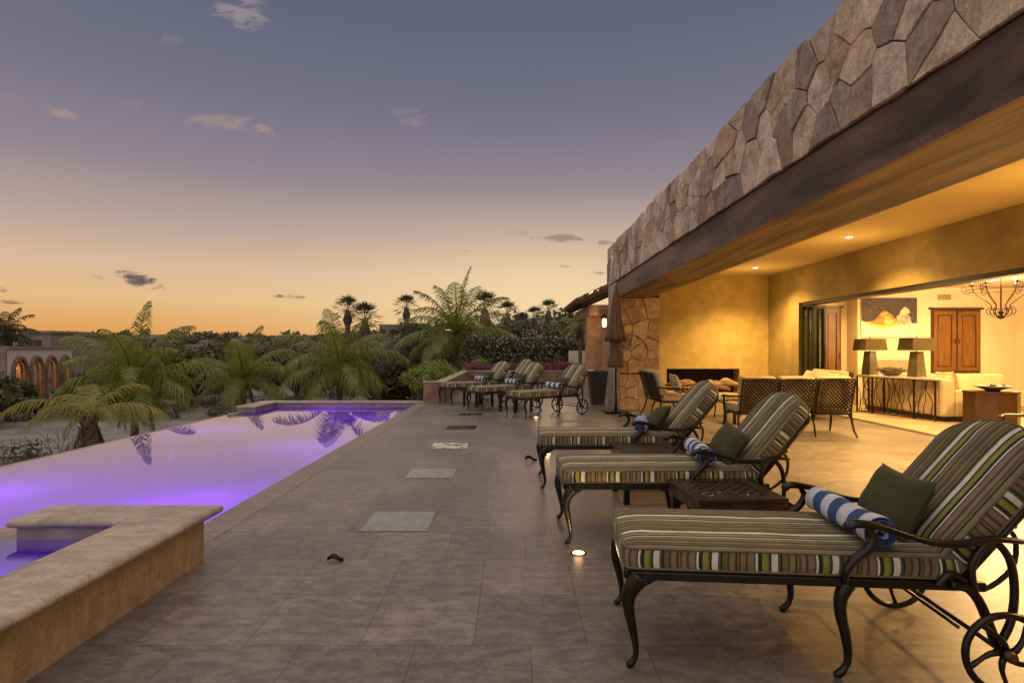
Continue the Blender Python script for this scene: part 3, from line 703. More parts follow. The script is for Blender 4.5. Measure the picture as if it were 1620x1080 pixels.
def cushion(mb, P, th, cx, dome=.022, off=0, bulge=.008, seed=1):
    """boxed cushion: striped boxing all round, domed top; uv.x drives the stripe"""
    n = len(P); per = [0]
    for i in range(n): a = P[i]; b = P[(i + 1) % n]; per.append(per[-1] + math.hypot(b[0] - a[0], b[1] - a[1]))
    cy = 0; vs = []; prof = [(0, 0), (.25, bulge * .8), (.5, bulge), (.75, bulge * .8), (1, 0)]
    for t, o in prof:
        for i, (x, y) in enumerate(P):
            d = Vector((x - cx, y)); d = d.normalized() if d.length else d
            w = .005 * noise.noise(Vector((x * 6, y * 6, seed + t)))
            vs.append((x + d.x * (o + w), y + d.y * (o + w), th * t + off))
    m = len(prof); fs = []; uv = []
    for k in range(m - 1):
        for i in range(n):
            fs.append((k * n + i, k * n + (i + 1) % n, (k + 1) * n + (i + 1) % n, (k + 1) * n + i)); uv.append([(per[i], 0), (per[i + 1], 0), (per[i + 1], 1), (per[i], 1)])
    mb.add(vs, fs, uv, smooth=True)
    # top and bottom: rows across
    for side in (1, 0):
        vs = []; rings = [0, .02, .06, .14, .3, .5, .75, 1]
        for s in rings:
            for (x, y) in P:
                hw = max(1e-3, max(abs(q[1]) for q in P)); hx = max(q[0] for q in P) - min(q[0] for q in P)
                # shrink by distance rather than by scale, to keep stripes even
                d = s * hw; kx = max(0, 1 - d / (hx / 2)) if hx > 2 * hw else 1 - s; ky = 1 - s
                X = cx + (x - cx) * kx; Y = y * ky
                e = min(1, s * 3.0); z = dome * (1 - (1 - e) ** 2) * side + .006 * noise.noise(Vector((X * 5, Y * 5, seed))) * e
                vs.append((X, Y, off + (th + z if side else -.0)))
        fs = []; uv = []
        for k in range(len(rings) - 1):
            for i in range(n):
                f = (k * n + i, k * n + (i + 1) % n, (k + 1) * n + (i + 1) % n, (k + 1) * n + i)
                if not side: f = f[::-1]
                fs.append(f); uv.append([(vs[q][1] + .05, vs[q][0]) for q in f])
        mb.add(vs, fs, uv, smooth=True)
def edge_tube(P, z, r, cx):
    mb = MB(); mb.tube([(x, y, z) for x, y in P], r, 6, closed=True); return mb
def cab_leg(u, v, s, rear=False):
    mb = MB()
    if not rear:
        pts = [(u + .045, v, .43), (u + .015, v, .39), (u - .008, v, .335), (u - .006, v, .27), (u + .012, v, .18), (u + .026, v, .09), (u + .02, v, .045), (u + .0, v, .018), (u - .018, v, .012)]
        rs = [.050, .042, .034, .028, .021, .015, .014, .018, .012]
        mb.tube(spline(pts, 4), rspline(rs, 4), 10); mb.tube([(u + .12, v, .425), (u + .04, v, .40), (u + .0, v, .36)], [.012, .03, .022], 8)
    else:
        pts = [(u + .03, v, .43), (u + .0, v, .37), (u - .002, v, .29), (u + .02, v, .19), (u + .03, v, .1), (u + .018, v, .05), (u - .01, v, .018), (u - .03, v, .014)]
        rs = [.036, .031, .026, .022, .018, .016, .019, .012]
        mb.tube(spline(pts, 4), rspline(rs, 4), 10)
    return mb
BA = radians(50)       # angle of the back
def backmap(p, base=(1.44, .455)):      # p = (along, v, normal offset) -> local
    a, v, n_ = p; return Vector((base[0] + a * cos(BA) - n_ * sin(BA), v, base[1] + a * sin(BA) + n_ * cos(BA)))
def make_lounger():
    t = thing('sun_lounger', 'x', 'sun lounger')
    hw = .33
    mb = MB()
    for s in (-1, 1):
        mb.box(-.0, 1.56, s * hw - .018, s * hw + .018, .418, .458, bev=.006)
    mb.box(-.03, .0, -hw - .0, hw + .0, .415, .462, bev=.008); mb.box(1.4, 1.43, -hw + .018, hw - .018, .42, .45)
    for i in range(12): mb.box(.06 + i * .115, .10 + i * .115, -hw + .018, hw - .018, .432, .444)
    mb.build('frame', M['bronze'], t)
    for s in (-1, 1):
        cab_leg(0.0, s * (hw - .0), s).build('leg', M['bronze'], t)
        cab_leg(.95, s * (hw - .0), s, True).build('leg', M['bronze'], t)
    for s in (-1, 1):
        v = s * (hw + .035)
        mb = MB()
        mb.tube(spline([(.965, v, .695), (.99, v, .713), (1.1, v, .702), (1.22, v, .665), (1.34, v, .636), (1.46, v, .638), (1.57, v, .660), (1.70, v, .652)], 5), rspline([.018, .02, .017, .015, .016, .017, .016, .012], 5), 8, sx=1.5)
        mb.tube(spline([(1.045, v, .70), (1.068, v, .655), (1.045, v, .60), (.985, v, .545), (.952, v, .49), (.96, v - s * .02, .44)], 5), rspline([.012, .018, .022, .02, .018, .016], 5), 8)
        mb.lathe([(0, -.024), (.016, -.018), (.024, 0), (.016, .018), (0, .024)], 12, (.965, v, .70))
        mb.build('armrest', M['bronze'], t)
        mb = MB(); v2 = s * (hw + .03)
        mb.tube(spline([(1.40, v2, .45), (1.47, v2, .44), (1.52, v2, .38), (1.56, v2, .28), (1.59, v2, .19)], 5), [.022] * 21, 8)
        mb.tube(spline([(1.50, v2, .43), (1.488, v2, .53), (1.53, v2, .62), (1.585, v2, .645), (1.645, v2, .57), (1.665, v2, .44), (1.65, v2, .30), (1.60, v2, .19)], 5), [.017] * 36, 8)
        mb.tube(spline([(1.34, v2, .44), (1.40, v2, .50), (1.46, v2, .47)], 4), [.016] * 9, 8)
        mb.build('side_scroll', M['bronze'], t)
        # wheel
        wv = s * (hw + .09); wc = Vector((1.59, wv, .183)); mb = MB()
        mb.tube([(wc.x + .168 * cos(a * pi / 18), wv, wc.z + .168 * sin(a * pi / 18)) for a in range(36)], .0145, 8, closed=True, sx=1.1)
        wh = mb.build('wheel', M['bronze'], t)
        mb = MB()
        for k in range(5):
            a0 = 2 * pi * k / 5 + .3; pts = []
            for q in range(7):
                rr_ = .02 + .146 * q / 6; a = a0 + .7 * sin(pi * q / 6 * .5); pts.append((wc.x + rr_ * cos(a), wv, wc.z + rr_ * sin(a)))
            mb.tube(pts, [.015, .014, .012, .010, .010, .012, .013], 6)
        mb.build('spoke', M['bronze'], wh)
        mb = MB(); mb.tube([(wc.x, wv - .035, wc.z), (wc.x, wv + .03, wc.z)], .024, 12); mb.build('hub', M['bronze_l'], wh)
    mb = MB(); mb.tube([(1.59, -hw - .09, .183), (1.59, hw + .09, .183)], .011, 8); mb.tube([(1.44, -hw - .02, .26), (1.44, hw + .02, .26)], .008, 6); mb.build('axle', M['bronze'], t)
    # back frame
    mb = MB()
    for s in (-1, 1):
        mb.tube([backmap((-.02, s * (hw - .01), -.02)), backmap((.63, s * (hw - .01), -.02))], .017, 8)
    mb.tube([backmap((.63 + .12 * sin(pi * i / 16), -(hw - .01) * cos(pi * i / 16), -.02)) for i in range(17)], .017, 8)
    for i in range(6): mb.tube([backmap((.08 + i * .11, -hw + .01, -.02)), backmap((.08 + i * .11, hw - .01, -.02))], .008, 6)
    mb.build('backrest_frame', M['bronze'], t)
    for s in (-1, 1):
        mb = MB(); a = backmap((.34, s * .27, -.035)); mb.tube(spline([a, (a.x + .05, s * .27, a.z - .06), (1.72, s * .27, .50), (1.60, s * .27, .40), (1.50, s * .27, .43)], 4), [.011] * 17, 6)
        mb.tube([(a.x - .01, s * .27, a.z), (a.x + .045, s * .27, a.z + .005)], [.014, .018], 8)
        mb.build('recline_bracket', M['bronze'], t)
    # cushions
    P = rounded_outline(-.025, 1.475, .335, .05)
    mb = MB(); cushion(mb, P, .098, .72, off=.464, seed=2); c = mb.build('seat_cushion', M['stripe'], t)
    edge_tube(P, .562, .0065, .72).build('piping', M['piping'], c); edge_tube(P, .468, .0065, .72).build('piping', M['piping'], c)
    P = rounded_outline(.02, .80, .328, .04, arch=.17)
    mb = MB(); cushion(mb, P, .098, .42, off=0, seed=7, dome=.03)
    mb.v = [tuple(backmap((x, y, z + .005))) for x, y, z in mb.v]; c = mb.build('back_cushion', M['stripe'], t)
    for z in (.005, .103):
        mb = edge_tube(P, z, .0065, 0); mb.v = [tuple(backmap(p)) for p in mb.v]; mb.build('piping', M['piping'], c)
    return t
LG = 'striped wheeled sun loungers on the terrace'
proto = make_lounger()
def place_lounger(x, y, rz, lb, first=[True]):
    o = proto if first[0] else copy_tree(proto); first[0] = False
    rz = radians(rz); c = Vector((x, y, 0)) - Matrix.Rotation(rz, 3, 'Z') @ Vector((0, -.33, 0))
    o.location = c; o.rotation_euler.z = rz; tag(o, lb, 'sun lounger', LG); return o
def world(o, p): return Matrix.Translation(o.location) @ Matrix.Rotation(o.rotation_euler.z, 4, 'Z') @ Vector(p)

def towel_mesh(seed, mess=0.0, ln=.58):
    mb = MB(); rr = R(seed); turns = 3.6; N = 84; ns = 16; outer = []; inner = []
    for j in range(ns + 1):
        v = -ln / 2 + ln * j / ns; ro = []; ri = []
        for i in range(N + 1):
            a = turns * 2 * pi * i / N; q = i / N
            r_ = .016 + .062 * q; w = noise.noise(Vector((cos(a) * 1.3, sin(a) * 1.3 + q * 3, v * 5 + seed)))
            r_ += (.004 + mess * .02) * w + .003 * sin(v * 20 + seed)
            dv = (.006 + mess * .03) * noise.noise(Vector((q * 6, 3, seed))) * (1 if abs(v) > ln / 2 - .02 else 0)
            sq = .86 if sin(a) < 0 else 1.0
            ro.append((r_ * cos(a), v + dv, r_ * sin(a) * sq)); r2 = r_ - .0085; ri.append((r2 * cos(a), v + dv, r2 * sin(a) * sq))
        outer.append(ro); inner.append(ri)
    V = [p for r_ in outer for p in r_] + [p for r_ in inner for p in r_]; W = N + 1; O = (ns + 1) * W; fs = []; uv = []
    for j in range(ns):
        for i in range(N):
            a, b, c, d = j * W + i, j * W + i + 1, (j + 1) * W + i + 1, (j + 1) * W + i; y0, y1 = V[a][1], V[c][1]; sh = mess * .25 * i / N * 3
            for f in ((a, d, c, b), (O + a, O + b, O + c, O + d)):
                fs.append(f); uv.append([(V[k][1] + sh, 0) for k in f])
    for j in (0, ns):
        for i in range(N):
            a, b = j * W + i, j * W + i + 1; fs.append((a, b, O + b, O + a) if j == 0 else (a, O + a, O + b, b)); uv.append([(.02, 0)] * 4)
    fs.append(tuple(j * W + N for j in range(ns + 1)) + tuple(O + j * W + N for j in range(ns, -1, -1))); uv.append([(.02, 0)] * len(fs[-1]))
    mb.add(V, fs, uv, smooth=True); return mb
def pillow_mesh(w, h, th, seed=1):
    mb = MB(); N = 18; vs = []; fs = []
    for side in (1, -1):
        for j in range(N + 1):
            for i in range(N + 1):
                a = i / N * 2 - 1; b = j / N * 2 - 1
                puff = (max(0, 1 - abs(a) ** 2.6) ** .55) * (max(0, 1 - abs(b) ** 2.6) ** .55)
                px = a * w / 2 * (1 - .07 * (1 - abs(a) ** 2) * 0 - .08 * (1 - b * b) * abs(a) ** 2); py = b * h / 2 * (1 - .10 * (1 - a * a) * abs(b) ** 2)
                wr = .010 * noise.noise(Vector((a * 2.5, b * 2.5, seed + side))) * puff
                vs.append((px, py, side * (th / 2 * puff) + wr))
    W = N + 1; O = W * W
    for j in range(N):
        for i in range(N):
            a = j * W + i; fs.append((a, a + 1, a + W + 1, a + W)); fs.append((O + a, O + a + W, O + a + W + 1, O + a + 1))
    uv = [[(vs[k][0], vs[k][1]) for k in f] for f in fs]
    mb.add(vs, fs, uv, smooth=True); return mb
def put_pillow(lg, lb, tilt=62, u=1.36, seed=1, v=.02, w=.46, h=.31, grp='moss green throw pillows on the loungers', roll=0):
    mb = pillow_mesh(w, h, .15, seed); rot = Matrix.Rotation(radians(roll), 4, 'X') @ Matrix.Rotation(radians(-tilt), 4, 'Y') @ Matrix.Rotation(pi / 2, 4, 'Z')
    mb.v = [tuple(rot @ Vector(p)) for p in mb.v]
    p = world(lg, (u, v, .565 + .155)); o = mb.build('throw_pillow', M['green'], loc=p, rotz=lg.rotation_euler.z); return tag(o, lb, 'pillow', grp)
def put_towel(lg, lb, seed, mess=0, u=1.12, v=-.03, dz=0, rz=0):
    mb = towel_mesh(seed, mess); p = world(lg, (u, v, .585 + .072 + dz)); o = mb.build('rolled_towel', M['towel'] if mess < .5 else M['towel_w'], loc=p, rotz=lg.rotation_euler.z + radians(rz))
    return tag(o, lb, 'towel', 'rolled striped beach towels on the loungers')
A = place_lounger(.545, 2.68, -5, 'striped sun lounger nearest the camera, black cabriole legs in full view')
B = place_lounger(.405, 4.37, 1, 'striped sun lounger second from the camera, its foot lit by a floor light')
C = place_lounger(.30, 6.1, 0, 'striped sun lounger third from the camera with a loosely rolled towel')
D = place_lounger(.226, 11.97, 38, 'rightmost lounger of the far angled row, both wheels showing')
E = place_lounger(-.77, 13.5, 36, 'middle lounger of the far angled row')
G_ = place_lounger(-1.67, 15.0, 35, 'leftmost lounger of the far angled row beside the planter wall')
K_ = place_lounger(-1.0, 18.7, 30, 'hindmost striped lounger half hidden behind the far row')
put_pillow(A, 'large moss green pillow on the lounger nearest the camera', seed=1, w=.47, h=.34)
put_pillow(B, 'moss green pillow on the second lounger above the woven side table', seed=2, roll=7, v=-.03, tilt=57)
put_pillow(C, 'moss green pillow on the third lounger beside a messy towel', seed=3, roll=-8, v=.05, tilt=50, u=1.33)
put_pillow(D, 'dark green pillow on the rightmost far lounger', seed=4, tilt=45, u=1.30)
put_pillow(E, 'dark green pillow on the middle far lounger', seed=5)
put_pillow(G_, 'dark green pillow on the leftmost far lounger', seed=6)
put_towel(A, 'blue and white striped towel roll on the lounger nearest the camera', 1, .22, rz=3)
put_towel(B, 'blue and white towel roll under the armrest of the second lounger', 2, .3, rz=-7, u=1.13)
put_towel(C, 'loosely rolled faded blue towel on the third lounger', 3, .8, v=-.08, rz=-14)
put_towel(D, 'navy and white towel roll on the rightmost far lounger', 4, .05)
put_towel(E, 'navy and white towel roll on the middle far lounger', 5, .05)
put_towel(G_, 'navy and white towel roll on the leftmost far lounger', 6, .05)
put_towel(K_, 'navy and white towel roll on the hindmost lounger', 7, .05)

# ------------------------------------------------------------------ woven plates, side tables
def weave(mb, w, h, p, fn, hole=.42, nz_=.003):
    ni = max(2, round(w / p)); nj = max(2, round(h / p)); a = w / ni; b = h / nj
    for i in range(ni):
        for j in range(nj):
            x0, y0 = -w / 2 + i * a, j * b; hz = nz_ * (1 if (i + j) % 2 else -1)
            if (i + j) % 2 == 0:
                k = (1 - hole) / 2; X = [x0, x0 + a * k, x0 + a * (1 - k), x0 + a]; Y = [y0, y0 + b * k, y0 + b * (1 - k), y0 + b]
                vs = [fn(X[0], Y[0], 0), fn(X[3], Y[0], 0), fn(X[3], Y[3], 0), fn(X[0], Y[3], 0), fn(X[1], Y[1], -nz_), fn(X[2], Y[1], -nz_), fn(X[2], Y[2], -nz_), fn(X[1], Y[2], -nz_)]
                mb.add(vs, [(0, 1, 5, 4), (1, 2, 6, 5), (2, 3, 7, 6), (3, 0, 4, 7)])
            else:
                vs = [fn(x0, y0, 0), fn(x0 + a, y0, 0), fn(x0 + a, y0 + b, 0), fn(x0, y0 + b, 0), fn(x0 + a / 2, y0 + b / 2, nz_ * 1.6)]
                mb.add(vs, [(0, 1, 4), (1, 2, 4), (2, 3, 4), (3, 0, 4)])
def make_table():
    t = thing('side_table', 'x', 'side table'); s = .31
    mb = MB()
    for (a, b, c, d) in ((-s, s, -s, -s + .09), (-s, s, s - .09, s), (-s, -s + .09, -s + .09, s - .09), (s - .09, s, -s + .09, s - .09)): mb.box(a, b, c, d, .478, .50, bev=.003)
    for (a, b, c, d) in ((-s + .01, s - .01, -s + .01, -s + .03), (-s + .01, s - .01, s - .03, s - .01), (-s + .01, -s + .03, -s + .03, s - .03), (s - .03, s - .01, -s + .03, s - .03)): mb.box(a, b, c, d, .40, .478)
    mb.build('table_frame', M['bronze_l'], t)
    mb = MB(); q = s - .088; weave(mb, 2 * q, 2 * q, .044, lambda x, y, z: (x, y - q, .492 + z), .66, .003); mb.build('woven_top', M['bronze_l'], t)
    for x in (-1, 1):
        for y in (-1, 1):
            mb = MB(); mb.box(x * (s - .05) - .028, x * (s - .05) + .028, y * (s - .05) - .028, y * (s - .05) + .028, 0, .40, bev=.004); mb.build('leg', M['bronze'], t)
    return t
tp = make_table()
for i, (x, y, rz, lb) in enumerate([(1.50, 4.08, 4, 'dark woven-top side table between the first and second near loungers'), (1.33, 5.75, 2, 'dark woven-top side table between the second and third near loungers'),
                                    (.03, 13.6, 42, 'dark side table between the right and middle far loungers'), (-.95, 14.85, 42, 'dark side table between the middle and left far loungers')]):
    o = tp if i == 0 else copy_tree(tp); o.location = (x, y, 0); o.rotation_euler.z = radians(rz); tag(o, lb, 'side table', 'dark metal side tables between the loungers')

# ------------------------------------------------------------------ outdoor seating (front towards +y, back at y = 0)
def make_seat(n, lb, group, cat, pillows=True):
    t = thing('patio_sofa' if n > 1 else 'patio_armchair', lb, cat, group=group); w = .64; W = n * w
    def bk(z): # lean of the back
        q = (z - .42) / .58; return -.02 - .10 * q - .05 * q * q
    for k in range(n):
        cx = -W / 2 + w * (k + .5); mb = MB()
        weave(mb, w - .07, .50, .031, lambda x, y, z, cx=cx: (cx + x, bk(.46 + y) + .035 * cos(x / (w - .07) * pi) - .02 - z, .46 + y + .012 * cos(x * 5)), .72, .004)
        mb.build('back_panel', M['bronze'], t)
        mb = MB(); z0, z1 = .44, .99
        for s in (-1, 1): mb.tube(spline([(cx + s * (w / 2 - .02), bk(z), z) for z in (.42, .6, .8, z1)], 4), [.017] * 13, 8)
        mb.tube([(cx + (w / 2 - .02) * cos(pi * i / 12), bk(.97) + .03 * sin(pi * i / 12) - .01, .975 + .012 * sin(pi * i / 12)) for i in range(13)], .016, 8)
        mb.tube([(cx + (w / 2 - .02) * cos(pi * i / 12), bk(.45) + .03 * sin(pi * i / 12) - .01, .45) for i in range(13)], .014, 8)
        mb.build('back_frame', M['bronze'], t)
        mb = MB(); mb.box(cx - w / 2 + .02, cx + w / 2 - .02, .06, .66, .40, .54, bev=.035); c = mb.build('seat_cushion', M['tan'], t)
        for p in c.data.polygons: p.use_smooth = True
        mb = MB(); mb.box(cx - w / 2 + .025, cx + w / 2 - .025, -.07, .07, 0, .52, bev=.045); mb.v = [tuple(Matrix.Rotation(radians(13), 4, 'X') @ Vector(v) + Vector((0, .085, .53 - .01))) for v in mb.v]
        c = mb.build('back_cushion', M['tanp'], t)
        for p in c.data.polygons: p.use_smooth = True
    mb = MB(); mb.box(-W / 2, W / 2, .0, .66, .37, .398, bev=.006); mb.box(-W / 2, W / 2, .64, .675, .33, .369, bev=.006); mb.build('seat_frame', M['bronze'], t)
    for s in (-1, 1):
        x = s * W / 2
        mb = MB(); mb.tube(spline([(x, .02, .44), (x, -.0, .3), (x + s * .01, -.06, .12), (x + s * .02, -.14, .01)], 5), rspline([.022, .021, .019, .016], 5), 8); mb.build('leg', M['bronze'], t)
        mb = MB(); mb.tube(spline([(x, .64, .66), (x, .66, .5), (x, .62, .3), (x + s * .01, .66, .1), (x + s * .02, .70, .01)], 5), rspline([.02, .021, .021, .019, .015], 5), 8); mb.build('leg', M['bronze'], t)
        mb = MB(); mb.tube(spline([(x, -.06, .70), (x + s * .02, .15, .68), (x + s * .03, .4, .66), (x + s * .01, .64, .66), (x, .70, .63)], 5), rspline([.014, .017, .02, .02, .014], 5), 8, sx=1.6); mb.build('armrest', M['bronze'], t)
    if n > 1:
        for k in range(1, n):
            x = -W / 2 + w * k; mb = MB(); mb.tube([(x, .05, .37), (x, -.02, .2), (x, -.06, .01)], [.018, .017, .015], 8); mb.build('leg', M['bronze'], t)
    return t
s3 = make_seat(3, 'three seat woven-back patio sofa seen from behind, nearest the door track', 'dark woven patio seating with tan cushions', 'sofa')
s3.location = (4.76, 9.66, 0); s3.rotation_euler.z = 0
s2 = make_seat(2, 'two seat patio sofa facing right in front of the stone column', 'dark woven patio seating with tan cushions', 'sofa')
s2.location = (3.02, 12.4, 0); s2.rotation_euler.z = radians(-90)
s4 = make_seat(2, 'patio sofa beyond the three seat sofa with heaped pale pillows, facing left', 'dark woven patio seating with tan cushions', 'sofa')
s4.location = (6.85, 12.4, 0); s4.rotation_euler.z = radians(90)
s1 = make_seat(1, 'dark patio armchair cut by the right edge of the photograph', 'dark woven patio seating with tan cushions', 'armchair')
s1.location = (6.75, 6.75, 0); s1.rotation_euler.z = radians(84)
mb = pillow_mesh(.44, .44, .16, 9); rot = Matrix.Rotation(radians(72), 4, 'Y'); mb.v = [tuple(rot @ Vector(p)) for p in mb.v]
tag(mb.build('striped_pillow', M['lt_stripe'], loc=(3.38, 11.95, .76)), 'yellow striped pillow on the two seat sofa by the column', 'pillow')
for i, (x, y, z, a) in enumerate([(6.62, 12.85, .80, 62), (6.6, 12.35, .82, 55), (6.63, 11.95, .78, 66)]):
    mb = pillow_mesh(.46, .46, .17, 20 + i); rot = Matrix.Rotation(radians(-a), 4, 'Y'); mb.v = [tuple(rot @ Vector(p)) for p in mb.v]
    tag(mb.build('sand_pillow', M['tanp'], loc=(x, y, z)), ['pale sand pillow at the far end of the sofa by the doors', 'pale sand pillow in the middle of the sofa by the doors', 'pale sand pillow at the near end of the sofa by the doors'][i], 'pillow', 'pale pillows on the sofa by the doors')
# striped ottomans
for i, (x, y, rz, lb) in enumerate([(4.62, 12.7, 5, 'low striped footstool in front of the fireplace')]):
    t = thing('footstool', lb, 'footstool', (x, y, 0), radians(rz))
    mb = MB(); mb.box(-.3, .3, -.3, .3, .36, .385); mb.tube(spline([(-.3, -.3, .38), (-.1, -.3, .33), (.1, -.3, .33), (.3, -.3, .38)], 5), [.015] * 16, 6); mb.build('frame', M['bronze'], t)
    mb = MB(); cushion(mb, rounded_outline(-.3, .3, .3, .05), .1, 0, off=.386); mb.build('seat_cushion', M['lt_stripe'], t)
    for a in (-1, 1):
        for b in (-1, 1): mb = MB(); mb.tube(spline([(a * .27, b * .27, .36), (a * .26, b * .26, .2), (a * .3, b * .3, .01)], 5), [.018] * 11, 6); mb.build('leg', M['bronze'], t)
# low coffee table
t = thing('coffee_table', 'low dark coffee table between the patio sofas', 'coffee table', (4.75, 11.5, 0))
mb = MB(); mb.box(-.45, .45, -.3, .3, .37, .40, bev=.005); mb.build('table_top', M['bronze'], t)
for a in (-1, 1):
    for b in (-1, 1): mb = MB(); mb.box(a * .4 - .025, a * .4 + .025, b * .25 - .025, b * .25 + .025, 0, .37); mb.build('leg', M['bronze'], t)
# driftwood in the hearth
rr = R(5)
for i in range(6):
    mb = MB(); x = 4.55 + .3 * i; z = .30 + .09 * (i % 2)
    pts = [(x - .35, 16.12 + .05 * rr.random(), z + rr.uniform(-.02, .05)), (x - .1, 16.15, z + rr.uniform(.05, .16)), (x + .15, 16.16, z + rr.uniform(.05, .14)), (x + .36, 16.13, z + rr.uniform(.0, .08))]
    mb.tube(spline(pts, 5), rspline([.05, rr.uniform(.09, .13), rr.uniform(.08, .12), .04], 5), 9)
    mb.v = [tuple(Vector(v) + .025 * Vector((noise.noise(Vector(v) * 9), noise.noise(Vector(v) * 9 + Vector((5, 0, 0))), noise.noise(Vector(v) * 9 + Vector((0, 7, 0)))))) for v in mb.v]
    tag(mb.build('driftwood_log', M['driftwood']), 'pale gnarled driftwood log heaped in the long hearth opening', 'log', 'driftwood logs in the hearth')

# ------------------------------------------------------------------ closed umbrella, tall planter
t = thing('patio_umbrella', 'closed brown patio umbrella standing before the stone column', 'umbrella', (2.36, 13.25, 0))
mb = MB(); mb.tube([(0, 0, .05), (0, 0, 2.97)], .02, 12); mb.tube([(0, 0, .05), (0, 0, .42)], .034, 12); mb.build('pole', M['bronze'], t)
mb = MB(); mb.box(-.27, .27, -.27, .27, .015, .055, bev=.012)
for a in (-1, 1):
    for b in (-1, 1): mb.lathe([(0, .0), (.03, .0), (.03, .016)], 8, (a * .22, b * .22, 0))
mb.build('base', M['bronze'], t)
def pl(a, z): return 1 + .17 * cos(9 * a + z * 2) * (1 if z < 2.6 else .4) + .05 * cos(4 * a)
mb = MB(); mb.lathe([(.02, 2.95), (.07, 2.7), (.10, 2.4), (.145, 2.05), (.20, 1.80), (.225, 1.66), (.19, 1.68), (.1, 1.8)], 72, mod=pl); c = mb.build('canopy', M['umb'], t)
mb = MB(); mb.lathe([(.10, 1.75), (.13, 1.6), (.125, 1.48), (.14, 1.3), (.17, 1.08), (.14, 1.06), (.02, 1.1)], 72, mod=lambda a, z: 1 + .2 * cos(7 * a + z * 5)); mb.build('canopy_skirt', M['umb'], t)
mb = MB(); mb.lathe([(.138, 1.50), (.145, 1.47), (.136, 1.44)], 24); mb.build('tie_strap', M['umb'], t)
t = thing('tall_planter', 'tall tapered dark planter standing beyond the stone corner', 'planter', (2.22, 15.25, 0))
mb = MB(); mb.lathe([(.0, 0), (.235, 0), (.235, .02), (.345, .86), (.365, .86), (.365, .90), (.33, .90), (.32, .8), (0, .78)], 4, smooth=False); mb.v = [tuple(Matrix.Rotation(pi / 4, 4, 'Z') @ Vector(v)) for v in mb.v]; mb.build('pot', M['planter'], t)
mb = MB(); mb.box(-.29, -.12, -.22, -.1, .905, .935, bev=.01); tag(mb.build('folded_napkin', M['white'], loc=(2.22, 15.25, 0)), 'small white cloth lying on the rim of the tall planter', 'cloth')

# ------------------------------------------------------------------ planter walls
t = thing('planter_wall', 'low terracotta planter wall turning the far corner of the terrace', 'planter wall')
mb = MB(); mb.box(-2.52, -1.92, 15.7, 16.0, 0, .56); mb.box(-2.2, -1.92, 16.0, 23.4, 0, .56); mb.box(-2.2, 3.2, 23.4, 23.7, 0, .56); mb.build('wall', M['terracotta'], t)
mb = MB(); mb.box(-2.54, -1.90, 15.68, 16.02, .56, .585, bev=.006); mb.box(-2.22, -1.90, 16.02, 23.38, .56, .585, bev=.006); mb.box(-2.22, 3.2, 23.38, 23.72, .56, .585, bev=.006); mb.build('cap', M['cop'], t)
mb = MB(); mb.box(2.5, 3.7, 26, 26.3, -.3, 1.4); tag(mb.build('garden_wall', M['villa']), 'short pale garden wall beyond the dark hedge', 'garden wall')

# ------------------------------------------------------------------ pergola with tiled roof, pillar, lantern
pg = thing('tiled_porch', 'porch with sloping tiled roof, adobe pillar and beam beyond the villa corner', 'porch')
mb = MB(); sl = atan2(.62, 1.35)
for i in range(22):
    y = 17.0 + i * .2
    for k in range(7):
        x0, z0 = 1.86 + k * .24, 2.90 + k * .24 * .47; d = Vector((cos(sl), 0, sin(sl))); p = Vector((x0, y, z0)); q = p + d * .30
        mb.tube([p + Vector((0, 0, .015)), q + Vector((0, 0, .0))], [.095, .08], 8, smooth=True)
rf = mb.build('roof_tiles', M['roof'], pg)
mb = MB(); n_ = Vector((-sin(sl), 0, cos(sl)))
mb.add([(1.98, 16.95, 2.84), (3.6, 16.95, 3.55), (3.6, 21.4, 3.55), (1.98, 21.4, 2.84), (1.98, 16.95, 2.90), (3.6, 16.95, 3.62), (3.6, 21.4, 3.62), (1.98, 21.4, 2.90)], [(0, 3, 2, 1), (4, 5, 6, 7), (0, 1, 5, 4), (1, 2, 6, 5), (2, 3, 7, 6), (3, 0, 4, 7)])
for i in range(6): mb.tube([(2.02, 17.1 + i * .8, 2.81), (3.6, 17.1 + i * .8, 3.49)], .045, 8)
mb.build('roof_deck', M['roof'], pg)
mb = MB(); mb.box(2.25, 4.5, 17.2, 17.5, 2.5, 2.82, bev=.02); mb.box(2.25, 2.55, 17.5, 21.2, 2.5, 2.82, bev=.02); mb.build('beam', M['pillar'], pg)
mb = MB(); mb.box(2.24, 2.72, 17.6, 18.05, 0, 2.5, bev=.03); mb.build('pillar', M['pillar'], pg)
mb = MB(); mb.box(3.0, 6, 22.4, 22.6, 0, 3.0); mb.build('rear_wall', M['pillar'], pg)
rr = R(8)
for i in range(9):
    mb = MB(); c = Vector((2.15 + rr.random() * .75, 16.93, 0)); c.z = 2.93 + (c.x - 1.98) * .44 + rr.uniform(.02, .12); mb.lathe([(0, -.016), (.014, 0), (0, .016)], 6, c); tag(mb.build('string_light', M['bulb2']), 'tiny warm bulb of the string along the porch roof', 'string light', 'string light bulbs on the porch roof')
t = thing('hanging_lantern', 'lit glass lantern hanging under the porch beam', 'lantern', (2.70, 17.1, 2.1))
mb = MB()
for k in range(6): a = k * pi / 3; mb.tube([(.085 * cos(a), .085 * sin(a), 0), (.1 * cos(a), .1 * sin(a), .32)], .006, 5)
mb.lathe([(.0, -.03), (.09, 0), (.09, .012), (.0, .012)], 6, smooth=False); mb.lathe([(.12, .32), (.03, .42), (.012, .44), (.012, .46)], 6, smooth=False)
mb.tube([(0, 0, .44), (0, 0, .56)], .006, 5); mb.tube([(0, 0, .56), (0, .12, .58)], .008, 5); mb.build('cage', M['iron'], t)
mb = MB(); mb.lathe([(0, .03), (.055, .05), (.065, .16), (.055, .28), (0, .3)], 12); mb.build('lamp_glass', M['bulb2'], t)
